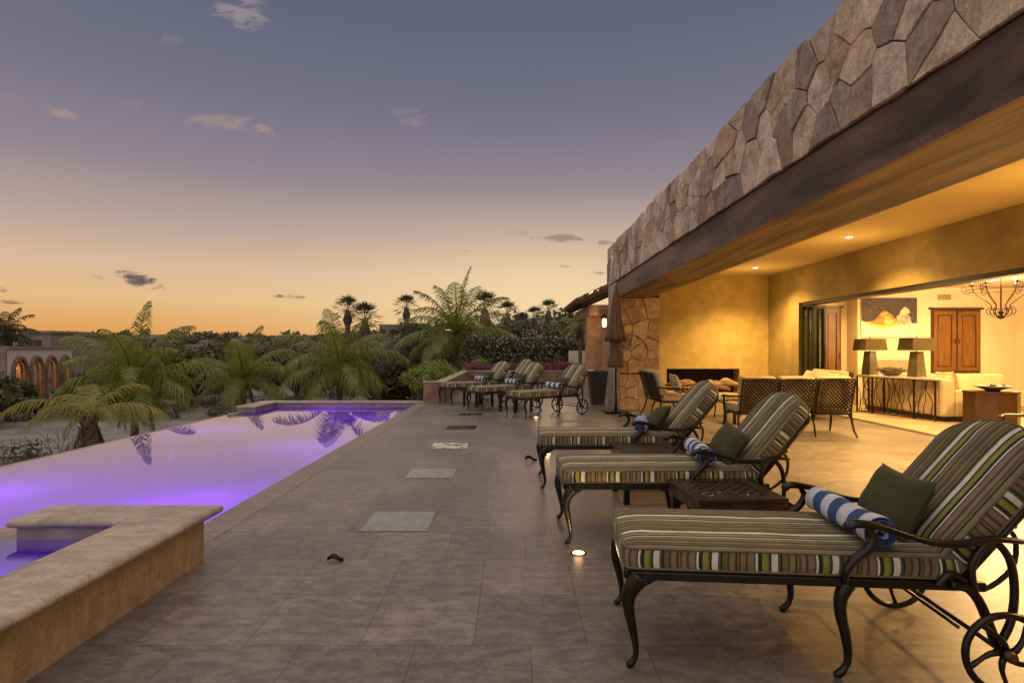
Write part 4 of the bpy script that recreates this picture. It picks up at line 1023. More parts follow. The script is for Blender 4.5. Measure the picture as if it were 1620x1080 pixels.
lamp('glow', 'POINT', (-.02, -.14, .15), 14, WARM, t, shadow_soft_size=.06)

# ------------------------------------------------------------------ inside: console, lamps, bowl, sofa, chest, painting, chandelier, dining
import_dir = Vector((8.62 - 8.16, 11.65 - 13.6, 0)); ang = atan2(import_dir.y, import_dir.x); CL = import_dir.length
con = thing('console_table', 'long iron console table with twisting branch-like bars behind the cream sofa', 'console table', (8.39, 12.62, 0), ang)
mb = MB(); mb.box(-CL / 2, CL / 2, -.0, .36, .845, .885, bev=.005); mb.build('table_top', M['white'], con)
mb = MB()
for y in (.02, .34):
    mb.tube([(-CL / 2 + .02, y, .03), (CL / 2 - .02, y, .03)], .012, 6); mb.tube([(-CL / 2 + .02, y, .83), (CL / 2 - .02, y, .83)], .012, 6)
mb.build('rail', M['iron'], con)
for x in (-CL / 2 + .02, -CL / 2 + .45, CL / 2 - .5, CL / 2 - .02):
    mb = MB(); mb.box(x - .015, x + .015, -.0, .03, 0, .843); mb.box(x - .015, x + .015, .33, .36, 0, .843); mb.build('leg', M['iron'], con)
rr = R(12)
for i in range(24):
    x0 = -CL / 2 + .08 + i * (CL - .16) / 23; pts = [(x0 + rr.uniform(-.03, .03), .015, .03)]
    for k in range(1, 5): pts.append((x0 + rr.uniform(-.085, .085), .015, .03 + .2 * k))
    mb = MB(); mb.tube(spline(pts, 4), .0075, 5); mb.build('twisted_bar', M['iron'], con)
def on_con(u, v): return Matrix.Translation(con.location) @ Matrix.Rotation(ang, 4, 'Z') @ Vector((u, v, .885))
def table_lamp(p, rz, lb, s=1):
    t = thing('table_lamp', lb, 'table lamp', p, rz, 'olive table lamps on the console')
    mb = MB(); mb.prism([(-.5, -.5), (.5, -.5), (.5, .5), (-.5, .5)], 0, 1, fn=lambda v: (v[0] * (.25 - .08 * v[2]), v[1] * (.25 - .08 * v[2]), .55 * v[2])); mb.build('base', M['lampbase'], t)
    mb = MB(); mb.tube([(0, 0, .55), (0, 0, .86)], .012, 8); mb.lathe([(0, .0), (.02, .01), (0, .03)], 8, (0, 0, .86)); mb.build('stem', M['iron'], t)
    mb = MB(); a, b, z0, z1 = .31, .275, .57, .84
    vs = [(x * q, y * q * .62, z) for q, z in ((a, z0), (b, z1), (a - .006, z0), (b - .006, z1)) for x, y in ((-1, -1), (1, -1), (1, 1), (-1, 1))]
    mb.add(vs, [(k, (k + 1) % 4, 4 + (k + 1) % 4, 4 + k) for k in range(4)] + [(8 + k, 12 + k, 12 + (k + 1) % 4, 8 + (k + 1) % 4) for k in range(4)] + [(4 + k, 4 + (k + 1) % 4, 12 + (k + 1) % 4, 12 + k) for k in range(4)]); mb.build('lamp_shade', M['shade'], t)
table_lamp(on_con(-.78, .18), radians(12), 'olive table lamp at the far end of the console')
table_lamp(on_con(.42, .18), radians(12), 'olive table lamp at the near end of the console')
p = on_con(-.2, .18); t = thing('plant_bowl', 'stoneware bowl of green succulents between the two lamps', 'plant bowl', p)
mb = MB(); mb.lathe([(0, 0), (.12, 0), (.2, .06), (.30, .15), (.29, .155), (.2, .1), (0, .09)], 24); mb.build('bowl', M['stoneware'], t)
mb = MB(); rr = R(3)
for i in range(260):
    a = rr.uniform(0, 2 * pi); q = sqrt(rr.random()) * .27; b = Vector((q * cos(a), q * sin(a), .1)); d = Vector((cos(a) * rr.uniform(0, .8), sin(a) * rr.uniform(0, .8), rr.uniform(.3, 1))).normalized(); L = rr.uniform(.06, .15); s_ = d.cross(Vector((0, 0, 1))).normalized() * .012
    mb.add([b - s_, b + s_, b + d * L], [(0, 1, 2)])
mb.build('succulents', M['leaf_m'], t)
sf = thing('cream_sofa', 'cream linen sofa with its back to the iron console', 'sofa')
mb = MB(); mb.box(8.74, 9.0, 11.6, 14.3, .1, .86, bev=.05); mb.build('backrest', M['white_f'], sf)
mb = MB(); mb.box(9.0, 9.68, 11.6, 11.85, .1, .64, bev=.05); mb.build('armrest', M['white_f'], sf)
mb = MB(); mb.box(9.0, 9.68, 11.85, 14.3, .1, .36, bev=.03); mb.build('seat_base', M['white_f'], sf)
for i in range(3):
    mb = MB(); mb.box(9.02, 9.7, 11.86 + i * .8, 12.65 + i * .8, .361, .50, bev=.04); mb.build('seat_cushion', M['white_f'], sf)
    mb = MB(); mb.box(9.0, 9.2, 11.87 + i * .8, 12.64 + i * .8, .50, .92, bev=.06); mb.build('back_cushion', M['white_f'], sf)
mb = MB(); mb.box(8.78, 9.6, 11.65, 14.2, 0, .1); mb.build('plinth', M['dark'], sf)
sf2 = thing('cream_sofa', 'second cream sofa along the wall below the wooden cupboard', 'sofa', (11.1, 14.0, 0))
mb = MB(); mb.box(-1.2, 1.2, .3, .55, .08, .86, bev=.05); mb.build('backrest', M['white_f'], sf2)
mb = MB(); mb.box(-1.2, 1.2, -.4, .3, .08, .48, bev=.05); mb.build('seat_base', M['white_f'], sf2)
for i, (x, y, z, mt, lb, rz) in enumerate([(9.28, 12.1, .76, 'tanp', 'sand pillow at the near end of the cream sofa', 0), (10.5, 13.95, .72, 'linen_y', 'orange patterned pillow on the cream sofa by the wall', pi / 2)]):
    mb = pillow_mesh(.45, .45, .17, 30 + i); rot = Matrix.Rotation(rz, 4, 'Z') @ Matrix.Rotation(radians(75), 4, 'Y'); mb.v = [tuple(rot @ Vector(v)) for v in mb.v]; tag(mb.build('throw_pillow', M[mt], loc=(x, y, z)), lb, 'pillow')
ch = thing('drum_table', 'faceted dark walnut drum table in front of the cream sofa', 'side table', (9.22, 11.0, 0))
mb = MB(); pol = [(.47 * cos(pi / 8 + k * pi / 4), .40 * sin(pi / 8 + k * pi / 4)) for k in range(8)]; mb.prism(pol, .07, .65); mb.build('body', M['wood_d'], ch)
mb = MB(); mb.prism([(a * 1.04, b * 1.04) for a, b in pol], .651, .68); mb.build('top', M['wood_d'], ch)
for k in range(8): mb = MB(); a, b = pol[k]; mb.box(a * .88 - .03, a * .88 + .03, b * .88 - .03, b * .88 + .03, 0, .069); mb.build('foot', M['dark'], ch)
t = thing('shallow_bowl', 'wide shallow stoneware bowl of glass balls on the drum table', 'bowl', (9.2, 10.95, .68))
mb = MB(); mb.lathe([(0, 0), (.1, 0), (.12, .02), (.2, .05), (.31, .095), (.31, .105), (.2, .065), (0, .04)], 28); mb.build('dish', M['stoneware'], t)
rr = R(4)
for i in range(9):
    a = rr.uniform(0, 6.3); q = rr.uniform(.02, .2); mb = MB(); r_ = rr.uniform(.022, .034); mb.lathe([(r_ * sin(pi * k / 8), -r_ * cos(pi * k / 8)) for k in range(9)], 10, (q * cos(a), q * sin(a), .075 + r_)); mb.build('glass_ball', M['glass'], t)
# dining table with glasses
dt = thing('dining_table', 'glass topped dining table set with glasses at the right edge', 'dining table', (9.55, 9.3, 0))
mb = MB(); mb.lathe([(0, .74), (.78, .74), (.79, .75), (.78, .762), (0, .762)], 40); mb.build('glass_top', M['glass'], dt)
mb = MB(); mb.lathe([(.40, 0), (.38, .04), (.12, .12), (.09, .4), (.16, .68), (.3, .738), (0, .738)], 20); mb.build('pedestal', M['wood_d'], dt)
for i, (x, y) in enumerate([(9.0, 9.25), (9.12, 9.5), (9.2, 8.95), (9.45, 9.2), (9.32, 9.6), (8.93, 9.05)]):
    mb = MB(); mb.lathe([(.03, 0), (.03, .004), (.006, .01), (.005, .09), (.03, .12), (.038, .16), (.034, .2)], 14); tag(mb.build('wine_glass', M['glass'], loc=(x, y, .764)), 'clear stemmed glass standing on the glass dining table', 'glass', 'glasses on the dining table')
t = thing('serving_dish', 'low silver-grey dish on the glass dining table', 'dish', (9.15, 9.28, .764)); mb = MB(); mb.lathe([(0, 0), (.1, 0), (.22, .03), (.22, .036), (.1, .01), (0, .008)], 24); mb.build('dish', M['stoneware'], t)
# painting
pt = thing('painting', 'large unframed canvas of an orange mound under a dark sky', 'painting', (9.12, 14.99, 1.80))
PW, PH = 1.46, 1.03
mb = MB(); mb.box(0, PW, -.035, .005, 0, PH); mb.build('canvas', M['white'], pt)
def flat(pts, y, mat, name):
    mb = MB(); mb.add([(x * PW, y, z * PH) for x, z in pts], [tuple(range(len(pts)))]); mb.build(name, mat, pt)
def paint(n, a, b): return mottled(n, a, b, 9, .7, .2, 40, stretch=(1, 1, 1))
flat([(0, .42), (.1, .36), (.25, .37), (.45, .36), (.7, .33), (.97, .35), (1.0, .34), (1, 1), (0, 1)], -.036, paint('painted_night', (.03, .022, .03), (.055, .042, .05)), 'night_sky')
flat([(.05, .37), (.2, .28), (.4, .2), (.6, .28), (.8, .30), (.92, .36), (.8, .38), (.5, .40), (.2, .40)], -.0375, paint('painted_yellow', (.6, .5, .12), (.75, .55, .08)), 'yellow_field')
flat([(.12, .37), (.2, .33), (.35, .31), (.5, .3), (.62, .34), (.62, .45), (.56, .55), (.49, .62), (.42, .66), (.34, .60), (.28, .50), (.22, .40)], -.039, paint('painted_orange', (.55, .09, .02), (.75, .32, .06)), 'orange_mound')
flat([(.40, .33), (.5, .30), (.6, .33), (.57, .45), (.48, .55), (.42, .5)], -.0405, paint('painted_amber', (.75, .4, .08), (.8, .55, .2)), 'amber_light')
flat([(.64, .36), (.75, .33), (.9, .36), (.88, .5), (.82, .6), (.7, .6), (.63, .52)], -.039, paint('painted_grey', (.25, .24, .2), (.5, .46, .36)), 'grey_rock')
flat([(.68, .6), (.72, .7), (.78, .77), (.84, .72), (.88, .62), (.8, .58)], -.0405, paint('painted_cream', (.6, .45, .3), (.75, .6, .45)), 'cream_cap')
rr = R(9); mb = MB()
for i in range(22):
    x, z = rr.uniform(.05, .5), rr.uniform(.62, .92); mb.add([(x * PW, -.038, z * PH), (x * PW + .016, -.038, z * PH - .012), (x * PW + .022, -.038, z * PH - .004)], [(0, 1, 2)])
mb.build('white_fleck', M['white'], pt)
# chandelier
cx, cy, zb = 8.55, 10.0, 2.03
cd = thing('chandelier', 'wrought iron chandelier with upswept scrolled arms and candle bulbs', 'chandelier', (cx, cy, zb))
mb = MB(); mb.tube([(0, 0, 0), (0, 0, 1.08)], .012, 8); mb.lathe([(0, -.02), (.05, .0), (.06, .03), (.02, .06), (.05, .1), (.02, .14)], 14)
mb.tube([(.14 * cos(a * pi / 12), .14 * sin(a * pi / 12), .16) for a in range(24)], .007, 6, closed=True); mb.tube([(.5 * cos(a * pi / 12), .5 * sin(a * pi / 12), .50) for a in range(24)], .006, 6, closed=True)
mb.build('stem', M['iron'], cd)
for k in range(6):
    a = k * pi / 3 + .35; c, s_ = cos(a), sin(a)
    pr = [(.03, .02), (.12, .05), (.15, .13), (.12, .2), (.16, .27), (.28, .38), (.37, .48), (.40, .6)]
    mb = MB(); mb.tube(spline([(r_ * c, r_ * s_, z) for r_, z in pr], 5), .0085, 6)
    mb.tube(spline([(r_ * c, r_ * s_, z) for r_, z in [(.38, .5), (.46, .45), (.54, .5), (.54, .58), (.49, .58), (.48, .53)]], 5), .006, 6)
    mb.tube(spline([(r_ * c, r_ * s_, z) for r_, z in [(.12, .2), (.17, .18), (.20, .12), (.17, .07), (.13, .09)]], 5), .007, 6)
    mb.lathe([(.0, .58), (.045, .6), (.05, .61), (.012, .61)], 10, (.40 * c, .40 * s_, 0)); am = mb.build('arm', M['iron'], cd)
    mb = MB(); mb.tube([(.40 * c, .40 * s_, .61), (.40 * c, .40 * s_, .69)], .012, 8); mb.build('candle_tube', M['white'], am)
    mb = MB(); mb.lathe([(0, .0), (.026, .02), (.03, .04), (0, .08)], 10, (.40 * c, .40 * s_, .69)); mb.build('bulb', M['bulb3'], am)
lamp('glow', 'POINT', (0, 0, .82), 220, WARM2, cd, shadow_soft_size=.35)

# ------------------------------------------------------------------ vegetation
def coconut(loc, crown, seed, n=20, L=3.0, lb='', mat='palm', leaves=34, droop=1.0, lean=(0, 0), tr=.14, group='coconut palms beyond the pool', dirs=None, wleaf=.032):
    """loc = (x, y, ground z); crown = height of the crown centre"""
    rr = R(seed); t = thing('palm_tree', lb, 'palm tree', loc, 0, group); h = crown - loc[2]
    mb = MB(); pts = [(lean[0] * (q ** 1.5), lean[1] * q ** 1.5, h * q) for q in [i / 8 for i in range(9)]]
    rs = [tr * (1.3 - .4 * i / 8) for i in range(9)]; mb.tube(spline(pts, 4), [r_ * (1 + .09 * (k % 2)) for k, r_ in enumerate(rspline(rs, 4))], 10); top = Vector(pts[-1])
    for k in range(26):      # old leaf bases
        a = k * 2.4; z = h - .05 - .05 * k * min(1, L / 3); q = top + Vector((cos(a) * tr * .8, sin(a) * tr * .8, z - h)); mb.tube([q, q + Vector((cos(a) * .16, sin(a) * .16, .22))], [.05, .012], 5)
    mb.build('trunk', M['trunk'], t)
    mb = MB()
    for k in range(n):
        a = k * 2.39996 + rr.uniform(-.2, .2); q = k / (n - 1); el = radians(80 - 92 * q ** .85) + rr.uniform(-.12, .12)
        if dirs: a, el = dirs[k % len(dirs)]; a += rr.uniform(-.1, .1)
        l_ = L * rr.uniform(.8, 1.08) * (.8 + .2 * sin(pi * min(1, q + .2)))
        d = Vector((cos(a) * cos(el), sin(a) * cos(el), sin(el))); p = top.copy(); pts = [p.copy()]; S = 13; tw = rr.uniform(-.3, .3)
        for i in range(S):
            d = (d + Vector((0, 0, -.12 * droop * (.35 + 1.3 * i / S)))).normalized(); p = p + d * l_ / S; pts.append(p.copy())
        mb.tube(pts, [.03 * (1 - i / (S + 2)) * L / 3 + .004 for i in range(S + 1)], 4)
        for j in range(leaves):
            u = .10 + .9 * j / leaves; i = min(S - 1, int(u * S)); fr = u * S - i; b = pts[i].lerp(pts[i + 1], fr); T = (pts[i + 1] - pts[i]).normalized()
            side = T.cross(Vector((0, 0, 1))); side = side.normalized() if side.length > .05 else Vector((sin(a), -cos(a), 0)); upv = side.cross(T)
            ll = L * .30 * (sin(pi * min(1, .14 + u * .84)) ** .7) * rr.uniform(.85, 1.1)
            for s in (-1, 1):
                if rr.random() < .05: continue
                dd = (side * s * cos(tw) + upv * (.25 + s * sin(tw)) * .6 + T * (.55 + .5 * u) + Vector((rr.gauss(0, .07), rr.gauss(0, .07), rr.gauss(0, .07)))).normalized(); g = Vector((0, 0, -1))
                m1 = b + dd * ll * .5 + g * ll * .14 * droop; e = b + dd * ll * .92 + g * ll * rr.uniform(.55, 1.0) * droop; w = T * wleaf * L / 3 * rr.uniform(.8, 1.2)
                mb.add([b - w * .5, b + w * .5, m1 + w * .6, m1 - w * .6, e], [(0, 1, 2, 3), (3, 2, 4)])
    mb.build('crown', M[mat], t)
    dm = MB()
    for k in range(5 if L > 2 else 2):
        a = rr.uniform(0, 6.28); el = radians(rr.uniform(-35, -60)); d = Vector((cos(a) * cos(el), sin(a) * cos(el), sin(el))); p = top.copy(); S = 7; l_ = L * rr.uniform(.4, .6); pts = [p.copy()]
        for i in range(S): d = (d + Vector((rr.uniform(-.06, .06), rr.uniform(-.06, .06), -.25))).normalized(); p = p + d * l_ / S; pts.append(p.copy())
        dm.tube(pts, [.028 - .003 * i for i in range(S + 1)], 4)
        for j in range(26):
            u = .2 + .8 * j / 26; i = min(S - 1, int(u * S)); b = pts[i].lerp(pts[i + 1], u * S - i); T = (pts[i + 1] - pts[i]).normalized(); sd = Vector((sin(a), -cos(a), 0))
            for s in (-1, 1):
                e = b + sd * s * rr.uniform(.05, .3) + Vector((rr.uniform(-.08, .08), rr.uniform(-.08, .08), -rr.uniform(.25, .6))); w = T.cross(sd) * .02
                dm.add([b - w, b + w, e], [(0, 1, 2)])
    dm.build('dead_fronds', M['deadleaf'], t)
    return t
g = 'coconut palms beyond the pool'
def pal(px, py, Y, seed, lb, **k):
    p = at(px, py, Y); coconut((p.x, Y, gz(p.x, Y)), p.z, seed, lb=lb, **k)
pal(213, 603, 27, 1, 'large coconut palm left of the pool with wide arching fronds', n=21, L=4.2, leaves=48)
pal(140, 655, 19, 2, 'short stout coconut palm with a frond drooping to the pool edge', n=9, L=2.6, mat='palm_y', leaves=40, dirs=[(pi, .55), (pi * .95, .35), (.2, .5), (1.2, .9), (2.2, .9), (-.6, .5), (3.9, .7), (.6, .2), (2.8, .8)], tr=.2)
pal(385, 598, 32, 3, 'coconut palm with yellowing fronds behind the pool corner', n=17, L=3.9, leaves=44)
pal(537, 580, 30, 4, 'coconut palm reflected in the far end of the pool', n=19, L=3.9, leaves=46)
pal(722, 528, 33, 5, 'tall coconut palm rising above the garden hedge', n=22, L=4.3, leaves=46, droop=.8)
pal(655, 560, 36, 15, 'dark coconut palm left of the tall one', n=20, L=3.6, leaves=30, mat='palm_d')  # darker leaf material than the palms around it
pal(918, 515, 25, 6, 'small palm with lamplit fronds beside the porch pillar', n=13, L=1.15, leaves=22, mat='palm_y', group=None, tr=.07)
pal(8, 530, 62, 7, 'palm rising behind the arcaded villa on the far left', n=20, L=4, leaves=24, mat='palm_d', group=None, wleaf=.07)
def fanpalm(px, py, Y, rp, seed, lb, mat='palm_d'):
    rr = R(seed); c = at(px, py, Y); Rr = 1.35 * rp * Y / F; z0 = gz(c.x, Y); t = thing('fan_palm', lb, 'palm tree', (c.x, Y, z0), 0, 'fan palms on the ridge'); h = c.z - z0
    mb = MB(); mb.tube([(0, 0, 0), (0, 0, h * .5), (0, 0, h)], [Rr * .2, Rr * .15, Rr * .17], 8); mb.lathe([(Rr * .15, h - Rr * .9), (Rr * .28, h - Rr * .55), (Rr * .14, h)], 9); mb.build('trunk', M['trunk'], t)
    mb = MB(); top = Vector((0, 0, h))
    for k in range(22):
        a = k * 2.4; q = k / 21; el = radians(88 - 120 * q); d = Vector((cos(a) * cos(el), sin(a) * cos(el), sin(el))); e = top + d * Rr * .62
        mb.tube([top, e], Rr * .015, 3); s = d.cross(Vector((0, 0, 1))); s = s.normalized() if s.length > .01 else Vector((1, 0, 0)); n_ = s.cross(d)
        for j in range(11):
            b = radians(-72 + 144 * j / 10); dd = (d * cos(b) + s * sin(b) + n_ * rr.uniform(-.1, .15)); tip = e + dd * Rr * rr.uniform(.42, .58) + Vector((0, 0, -Rr * .10)); w = (dd.cross(n_)).normalized() * Rr * .028
            mb.add([e - w * .4, e + w * .4, e.lerp(tip, .6) + w, tip, e.lerp(tip, .6) - w], [(0, 1, 2, 3, 4)])
    mb.build('crown', M[mat], t)
for i, (px, py, Y, r_, lb) in enumerate([(643, 487, 85, 17, 'lone fan palm on the ridge between two taller crowns'), (767, 490, 70, 24, 'bushy fan palm just right of the tall coconut palm'), (803, 497, 80, 17, 'compact fan palm in the middle of the ridge row'),
                                         (845, 503, 88, 15, 'small fan palm left of the last pair'), (868, 493, 84, 16, 'slender fan palm at the right end of the ridge row'), (550, 492, 80, 20, 'left one of the two joined palms on the skyline'),
                                         (577, 506, 78, 23, 'right one of the two joined palms, wider and lower'), (828, 508, 95, 11, 'tiny distant fan palm between two larger ones'), (905, 510, 90, 11, 'distant fan palm beside the porch roof')]):
    fanpalm(px, py, Y, r_, 50 + i, lb)
def leaves(mb, c, rad, n, size, rr, up=.3, shell=.55):
    for i in range(n):
        d = Vector((rr.gauss(0, 1), rr.gauss(0, 1), rr.gauss(0, 1))).normalized(); r_ = shell + (1 - shell) * rr.random(); p = Vector(c) + Vector((d.x * rad[0], d.y * rad[1], d.z * rad[2])) * r_
        a = Vector((rr.gauss(0, 1), rr.gauss(0, 1), rr.gauss(0, 1) + up)).normalized(); b = a.cross(d); b = b.normalized() if b.length > .05 else Vector((1, 0, 0)); s = size * rr.uniform(.6, 1.3)
        mb.add([p - a * s * .5, p + b * s * .28, p + a * s * .5, p - b * s * .28], [(0, 1, 2, 3)])
def tree(x, y, h, w, seed, lb, mat='leaf', group='garden trees between the road and the ridge', ls=.22, n=2600, trunk=True, name='garden_tree', cat='tree', z0=None, lumps=9):
    rr = R(seed); z0 = gz(x, y) if z0 is None else z0; t = thing(name, lb, cat, (x, y, z0), 0, group); mb = MB(); br = MB(); br.tube([(0, 0, 0), (rr.uniform(-.1, .1), 0, h * .35)], [.05 * w, .035 * w], 7)
    for k in range(lumps):
        a = k * 2.4 + rr.uniform(-.4, .4); q = sqrt((k + .5) / lumps); c = Vector((q * w * .36 * cos(a), q * w * .36 * sin(a), h * (.74 - .34 * q * q + rr.uniform(-.06, .08)))); r_ = w * rr.uniform(.17, .26)
        leaves(mb, c, (r_, r_, r_ * .75), n // lumps, ls, rr); br.tube(spline([(0, 0, h * .22), c * .55 + Vector((0, 0, h * .05)), c], 3), [.03 * w, .026 * w, .022 * w, .018 * w, .014 * w, .01 * w, .006 * w], 5)
    mb.build('crown', M[mat], t); br.build('trunk', M['bark'], t); return t
tl = [(175, 612, 50, 3.6, 5, 'low green tree in the gap between villa and large palm', 'leaf_m'), (300, 605, 52, 3.6, 5, 'low rounded tree right of the large palm trunk', 'leaf'), (365, 590, 58, 4.4, 6, 'bushy tree left of the yellowing palm', 'leaf_m'), (12, 640, 40, 2.9, 4.2, 'dark spreading tree before the arcaded villa', 'leaf'), (138, 625, 44, 3.6, 4, 'rounded tree at the right end of the arcade', 'leaf'), (-30, 640, 36, 3.6, 5, 'leafy tree cut by the left edge of the photograph', 'leaf_m'),
      (270, 580, 62, 6.5, 9, 'broad mid green tree behind the large palm', 'leaf_m'), (330, 575, 70, 6, 9, 'loose grey green tree on the slope above the road', 'leaf_h'), (430, 575, 75, 5.5, 10, 'wide tree behind the yellowing palm', 'leaf_m'),
      (470, 590, 52, 5, 6, 'dark tree between two coconut palms', 'leaf'), (600, 585, 42, 5, 6, 'dark rounded tree right of the reflected palm', 'leaf'), (640, 595, 36, 4.5, 5, 'dark tree behind the bright shrubs', 'leaf'),
      (690, 560, 46, 5.5, 7, 'dark tree under the tall coconut palm', 'leaf'), (500, 570, 60, 5.5, 8, 'mid green tree on the near slope', 'leaf_m'), (570, 565, 64, 5.2, 8, 'tree beneath the two joined palms', 'leaf_h'),
      (760, 552, 60, 5.2, 8, 'olive tree behind the flowering hedge', 'leaf_m'), (820, 550, 66, 5.2, 9, 'grey olive tree in the middle distance', 'leaf_h'), (880, 550, 60, 5, 8, 'dark tree left of the porch', 'leaf_m'), (200, 590, 60, 5, 7, 'low tree beyond the road', 'leaf_m'), (930, 548, 44, 4.5, 6, 'dark tree seen past the porch pillar', 'leaf')]
for i, (px, py, Y, h, w, lb, mt) in enumerate(tl):
    p = at(px, py, Y); tree(p.x, Y, h, w, 100 + i, lb, mt, ls=.28 + Y * .004, n=2400)
# far wood
mb = MB(); rr = R(77)
for i in range(620):
    Y = rr.uniform(75, 235); x = rr.uniform(-.98, .32) * Y; z = gz(x, Y); s = rr.uniform(1.6, 3.4); leaves(mb, (x, Y, z + s * .4), (s, s, s * .6), 34, .8 + Y * .004, rr, shell=.3)
o = mb.build('distant_woodland', M['leaf_h']); o['kind'] = 'stuff'; tag(o, 'far scrubby woodland covering the slopes below the ridge', 'woodland')
# shrubs on the bank behind the pool
mb = MB(); rr = R(78)
for i in range(150):
    Y = rr.uniform(18.3, 34); x = rr.uniform(-.44, -.08) * Y; z = gz(x, Y); s = rr.uniform(.35, .8); leaves(mb, (x, Y, z + s * .5), (s, s, s * .8), 90, .13, rr, shell=.3)
o = mb.build('bank_groundcover', M['leaf_m']); o['kind'] = 'stuff'; tag(o, 'tangled low groundcover on the bank behind the pool', 'groundcover')
mb = MB()
for i in range(170):
    Y = rr.uniform(24, 80); x = rr.uniform(-.9, -.35) * Y
    if abs(Y - 33) < 6 and x < -14: Y += 14
    z = gz(x, Y); s = rr.uniform(.4, 1.0); leaves(mb, (x, Y, z + s * .4), (s * 1.3, s * 1.3, s * .8), 90, .2, rr, shell=.3)
o = mb.build('roadside_scrub', M['leaf']); o['kind'] = 'stuff'; tag(o, 'dark scrub scattered along the pale road', 'scrub')
mb = MB()
rr = R(79)
for i in range(900):
    Y = rr.uniform(19, 60); x = -rr.uniform(.3, .95) * Y; z = gz(x, Y) + .05; s = rr.uniform(.03, .13)
    mb.add([(x - s, Y, z), (x, Y - s, z), (x + s, Y, z), (x, Y + s, z), (x, Y, z + s * .8)], [(0, 1, 4), (1, 2, 4), (2, 3, 4), (3, 0, 4)])
o = mb.build('loose_gravel', M['road']); o['kind'] = 'stuff'; tag(o, 'loose pale stones strewn on the ground beside the road', 'gravel')
# bright shrubs in the planter
for i, (x, y, s, lb) in enumerate([(-2.9, 17.0, .62, 'bright green shrub spilling over the planter by the pool corner'), (-2.75, 18.4, .7, 'bright green shrub second from the pool corner'), (-2.7, 20, .7, 'bright green shrub midway along the planter'),
                                   (-2.6, 21.8, .68, 'tall bright shrub at the bend of the planter wall'), (-1.7, 24.6, .75, 'bright shrub just behind the left end of the rear planter wall')]):
    mb = MB(); rr = R(300 + i); t = thing('garden_shrub', lb, 'shrub', (x, y, .0), 0, 'bright green shrubs in the planter')
    for k in range(7):
        a = k * 2.4; q = s * .55 * sqrt(k / 6); c = (q * cos(a), q * sin(a), .35 + s * rr.uniform(.1, .75)); leaves(mb, c, (s * .5, s * .5, s * .42), 300, .085, rr, up=.8, shell=.35)
    mb.build('foliage', M['leaf_b'], t)
    mb = MB()
    for k in range(9): a = k * .7; mb.tube([(0, 0, -.6), (.2 * cos(a), .2 * sin(a), .3), (s * .5 * cos(a), s * .5 * sin(a), .75)], [.02, .014, .006], 4)
    mb.build('stems', M['bark'], t)
t = thing('bougainvillea_hedge', 'low pinkish bougainvillea hedge along the rear planter wall', 'hedge'); mb = MB(); rr = R(55)
for i in range(46): x = -1.9 + i * .125; leaves(mb, (x, 24.1 + rr.uniform(-.15, .2), .56 + rr.uniform(0, .22)), (.35, .3, .24), 150, .075, rr)
mb.build('bracts', M['pink'], t)
mb = MB()
for i in range(30): x = -1.9 + i * .19; leaves(mb, (x, 24.2, .5), (.3, .25, .2), 60, .08, rr)
mb.build('leaves', M['leaf'], t)
t = thing('oleander_hedge', 'tall dark oleander hedge dotted with white blossoms', 'hedge'); mb = MB(); fl = MB()
for i in range(60):
    x = -2.4 + i * .115; z = gz(x, 30); top = 1.95 + .25 * noise.noise(Vector((x * .8, 0, 0)))
    for k in range(3): leaves(mb, (x, 29.8 + rr.uniform(-.5, .5), .0 + k * .72 + rr.uniform(0, .3)), (.5, .5, .5), 75, .17, rr, up=.8)
    for k in range(9):
        c = (x + rr.uniform(-.3, .3), 29.25 + rr.uniform(-.15, .4), rr.uniform(.9, top + .35)); leaves(fl, c, (.05, .05, .05), 5, .06, rr)
mb.build('foliage', M['leaf'], t); fl.build('blossoms', M['bloom'], t)
# shrub by the road with pale leaves
tree(at(300, 670, 25).x, 25, 1.6, 2.2, 401, 'pale leaved rounded shrub just beyond the infinity edge', 'bloom', None, .16, 900, name='pale_shrub', cat='shrub')
# bare twigs
for i, (px, Y, h, lb) in enumerate([(60, 15.5, 2.5, 'bare twiggy shrub at the left beyond the pool edge'), (215, 16, 2.6, 'leafless forked shrub beside the large palm trunk'), (130, 15, 2.3, 'leafless twigs reaching up between the two palms')]):
    rr = R(500 + i); x = at(px, 700, Y).x; t = thing('bare_shrub', lb, 'shrub', (x, Y, -3.6), 0, 'leafless shrubs beyond the infinity edge'); mb = MB()
    def br_(p, d, L, r_, dep):
        q = p + d * L; mid = p.lerp(q, .5) + Vector((rr.uniform(-.06, .06), 0, rr.uniform(-.04, .04))); mb.tube([p, mid, q], [r_, r_ * .8, r_ * .6], 5)
        if dep:
            for k in range(3): br_(q if k else mid, (d + Vector((rr.uniform(-.8, .8), rr.uniform(-.5, .5), rr.uniform(-.2, .5)))).normalized(), L * rr.uniform(.55, .8), r_ * .6, dep - 1)
    for k in range(4): br_(Vector((0, 0, 0)), Vector((rr.uniform(-.7, .7), rr.uniform(-.3, .3), 1)).normalized(), h * .48, .035, 3)
    mb.build('branches', M['bark'], t)
t = thing('garden_uplight', 'small yellow garden light among the bushes behind the pool', 'garden light', (-5.9, 21, gz(-5.9, 21) + .0))
mb = MB(); mb.tube([(0, 0, 0), (0, 0, .9)], .02, 6); mb.build('stake', M['bronze'], t); mb = MB(); mb.lathe([(0, .9), (.06, .92), (.06, 1.0), (0, 1.03)], 10); mb.build('lamp_head', M['bulb2'], t)
lamp('glow', 'POINT', (0, -.3, 1.3), 40, (1, .75, .2), t, shadow_soft_size=.1)

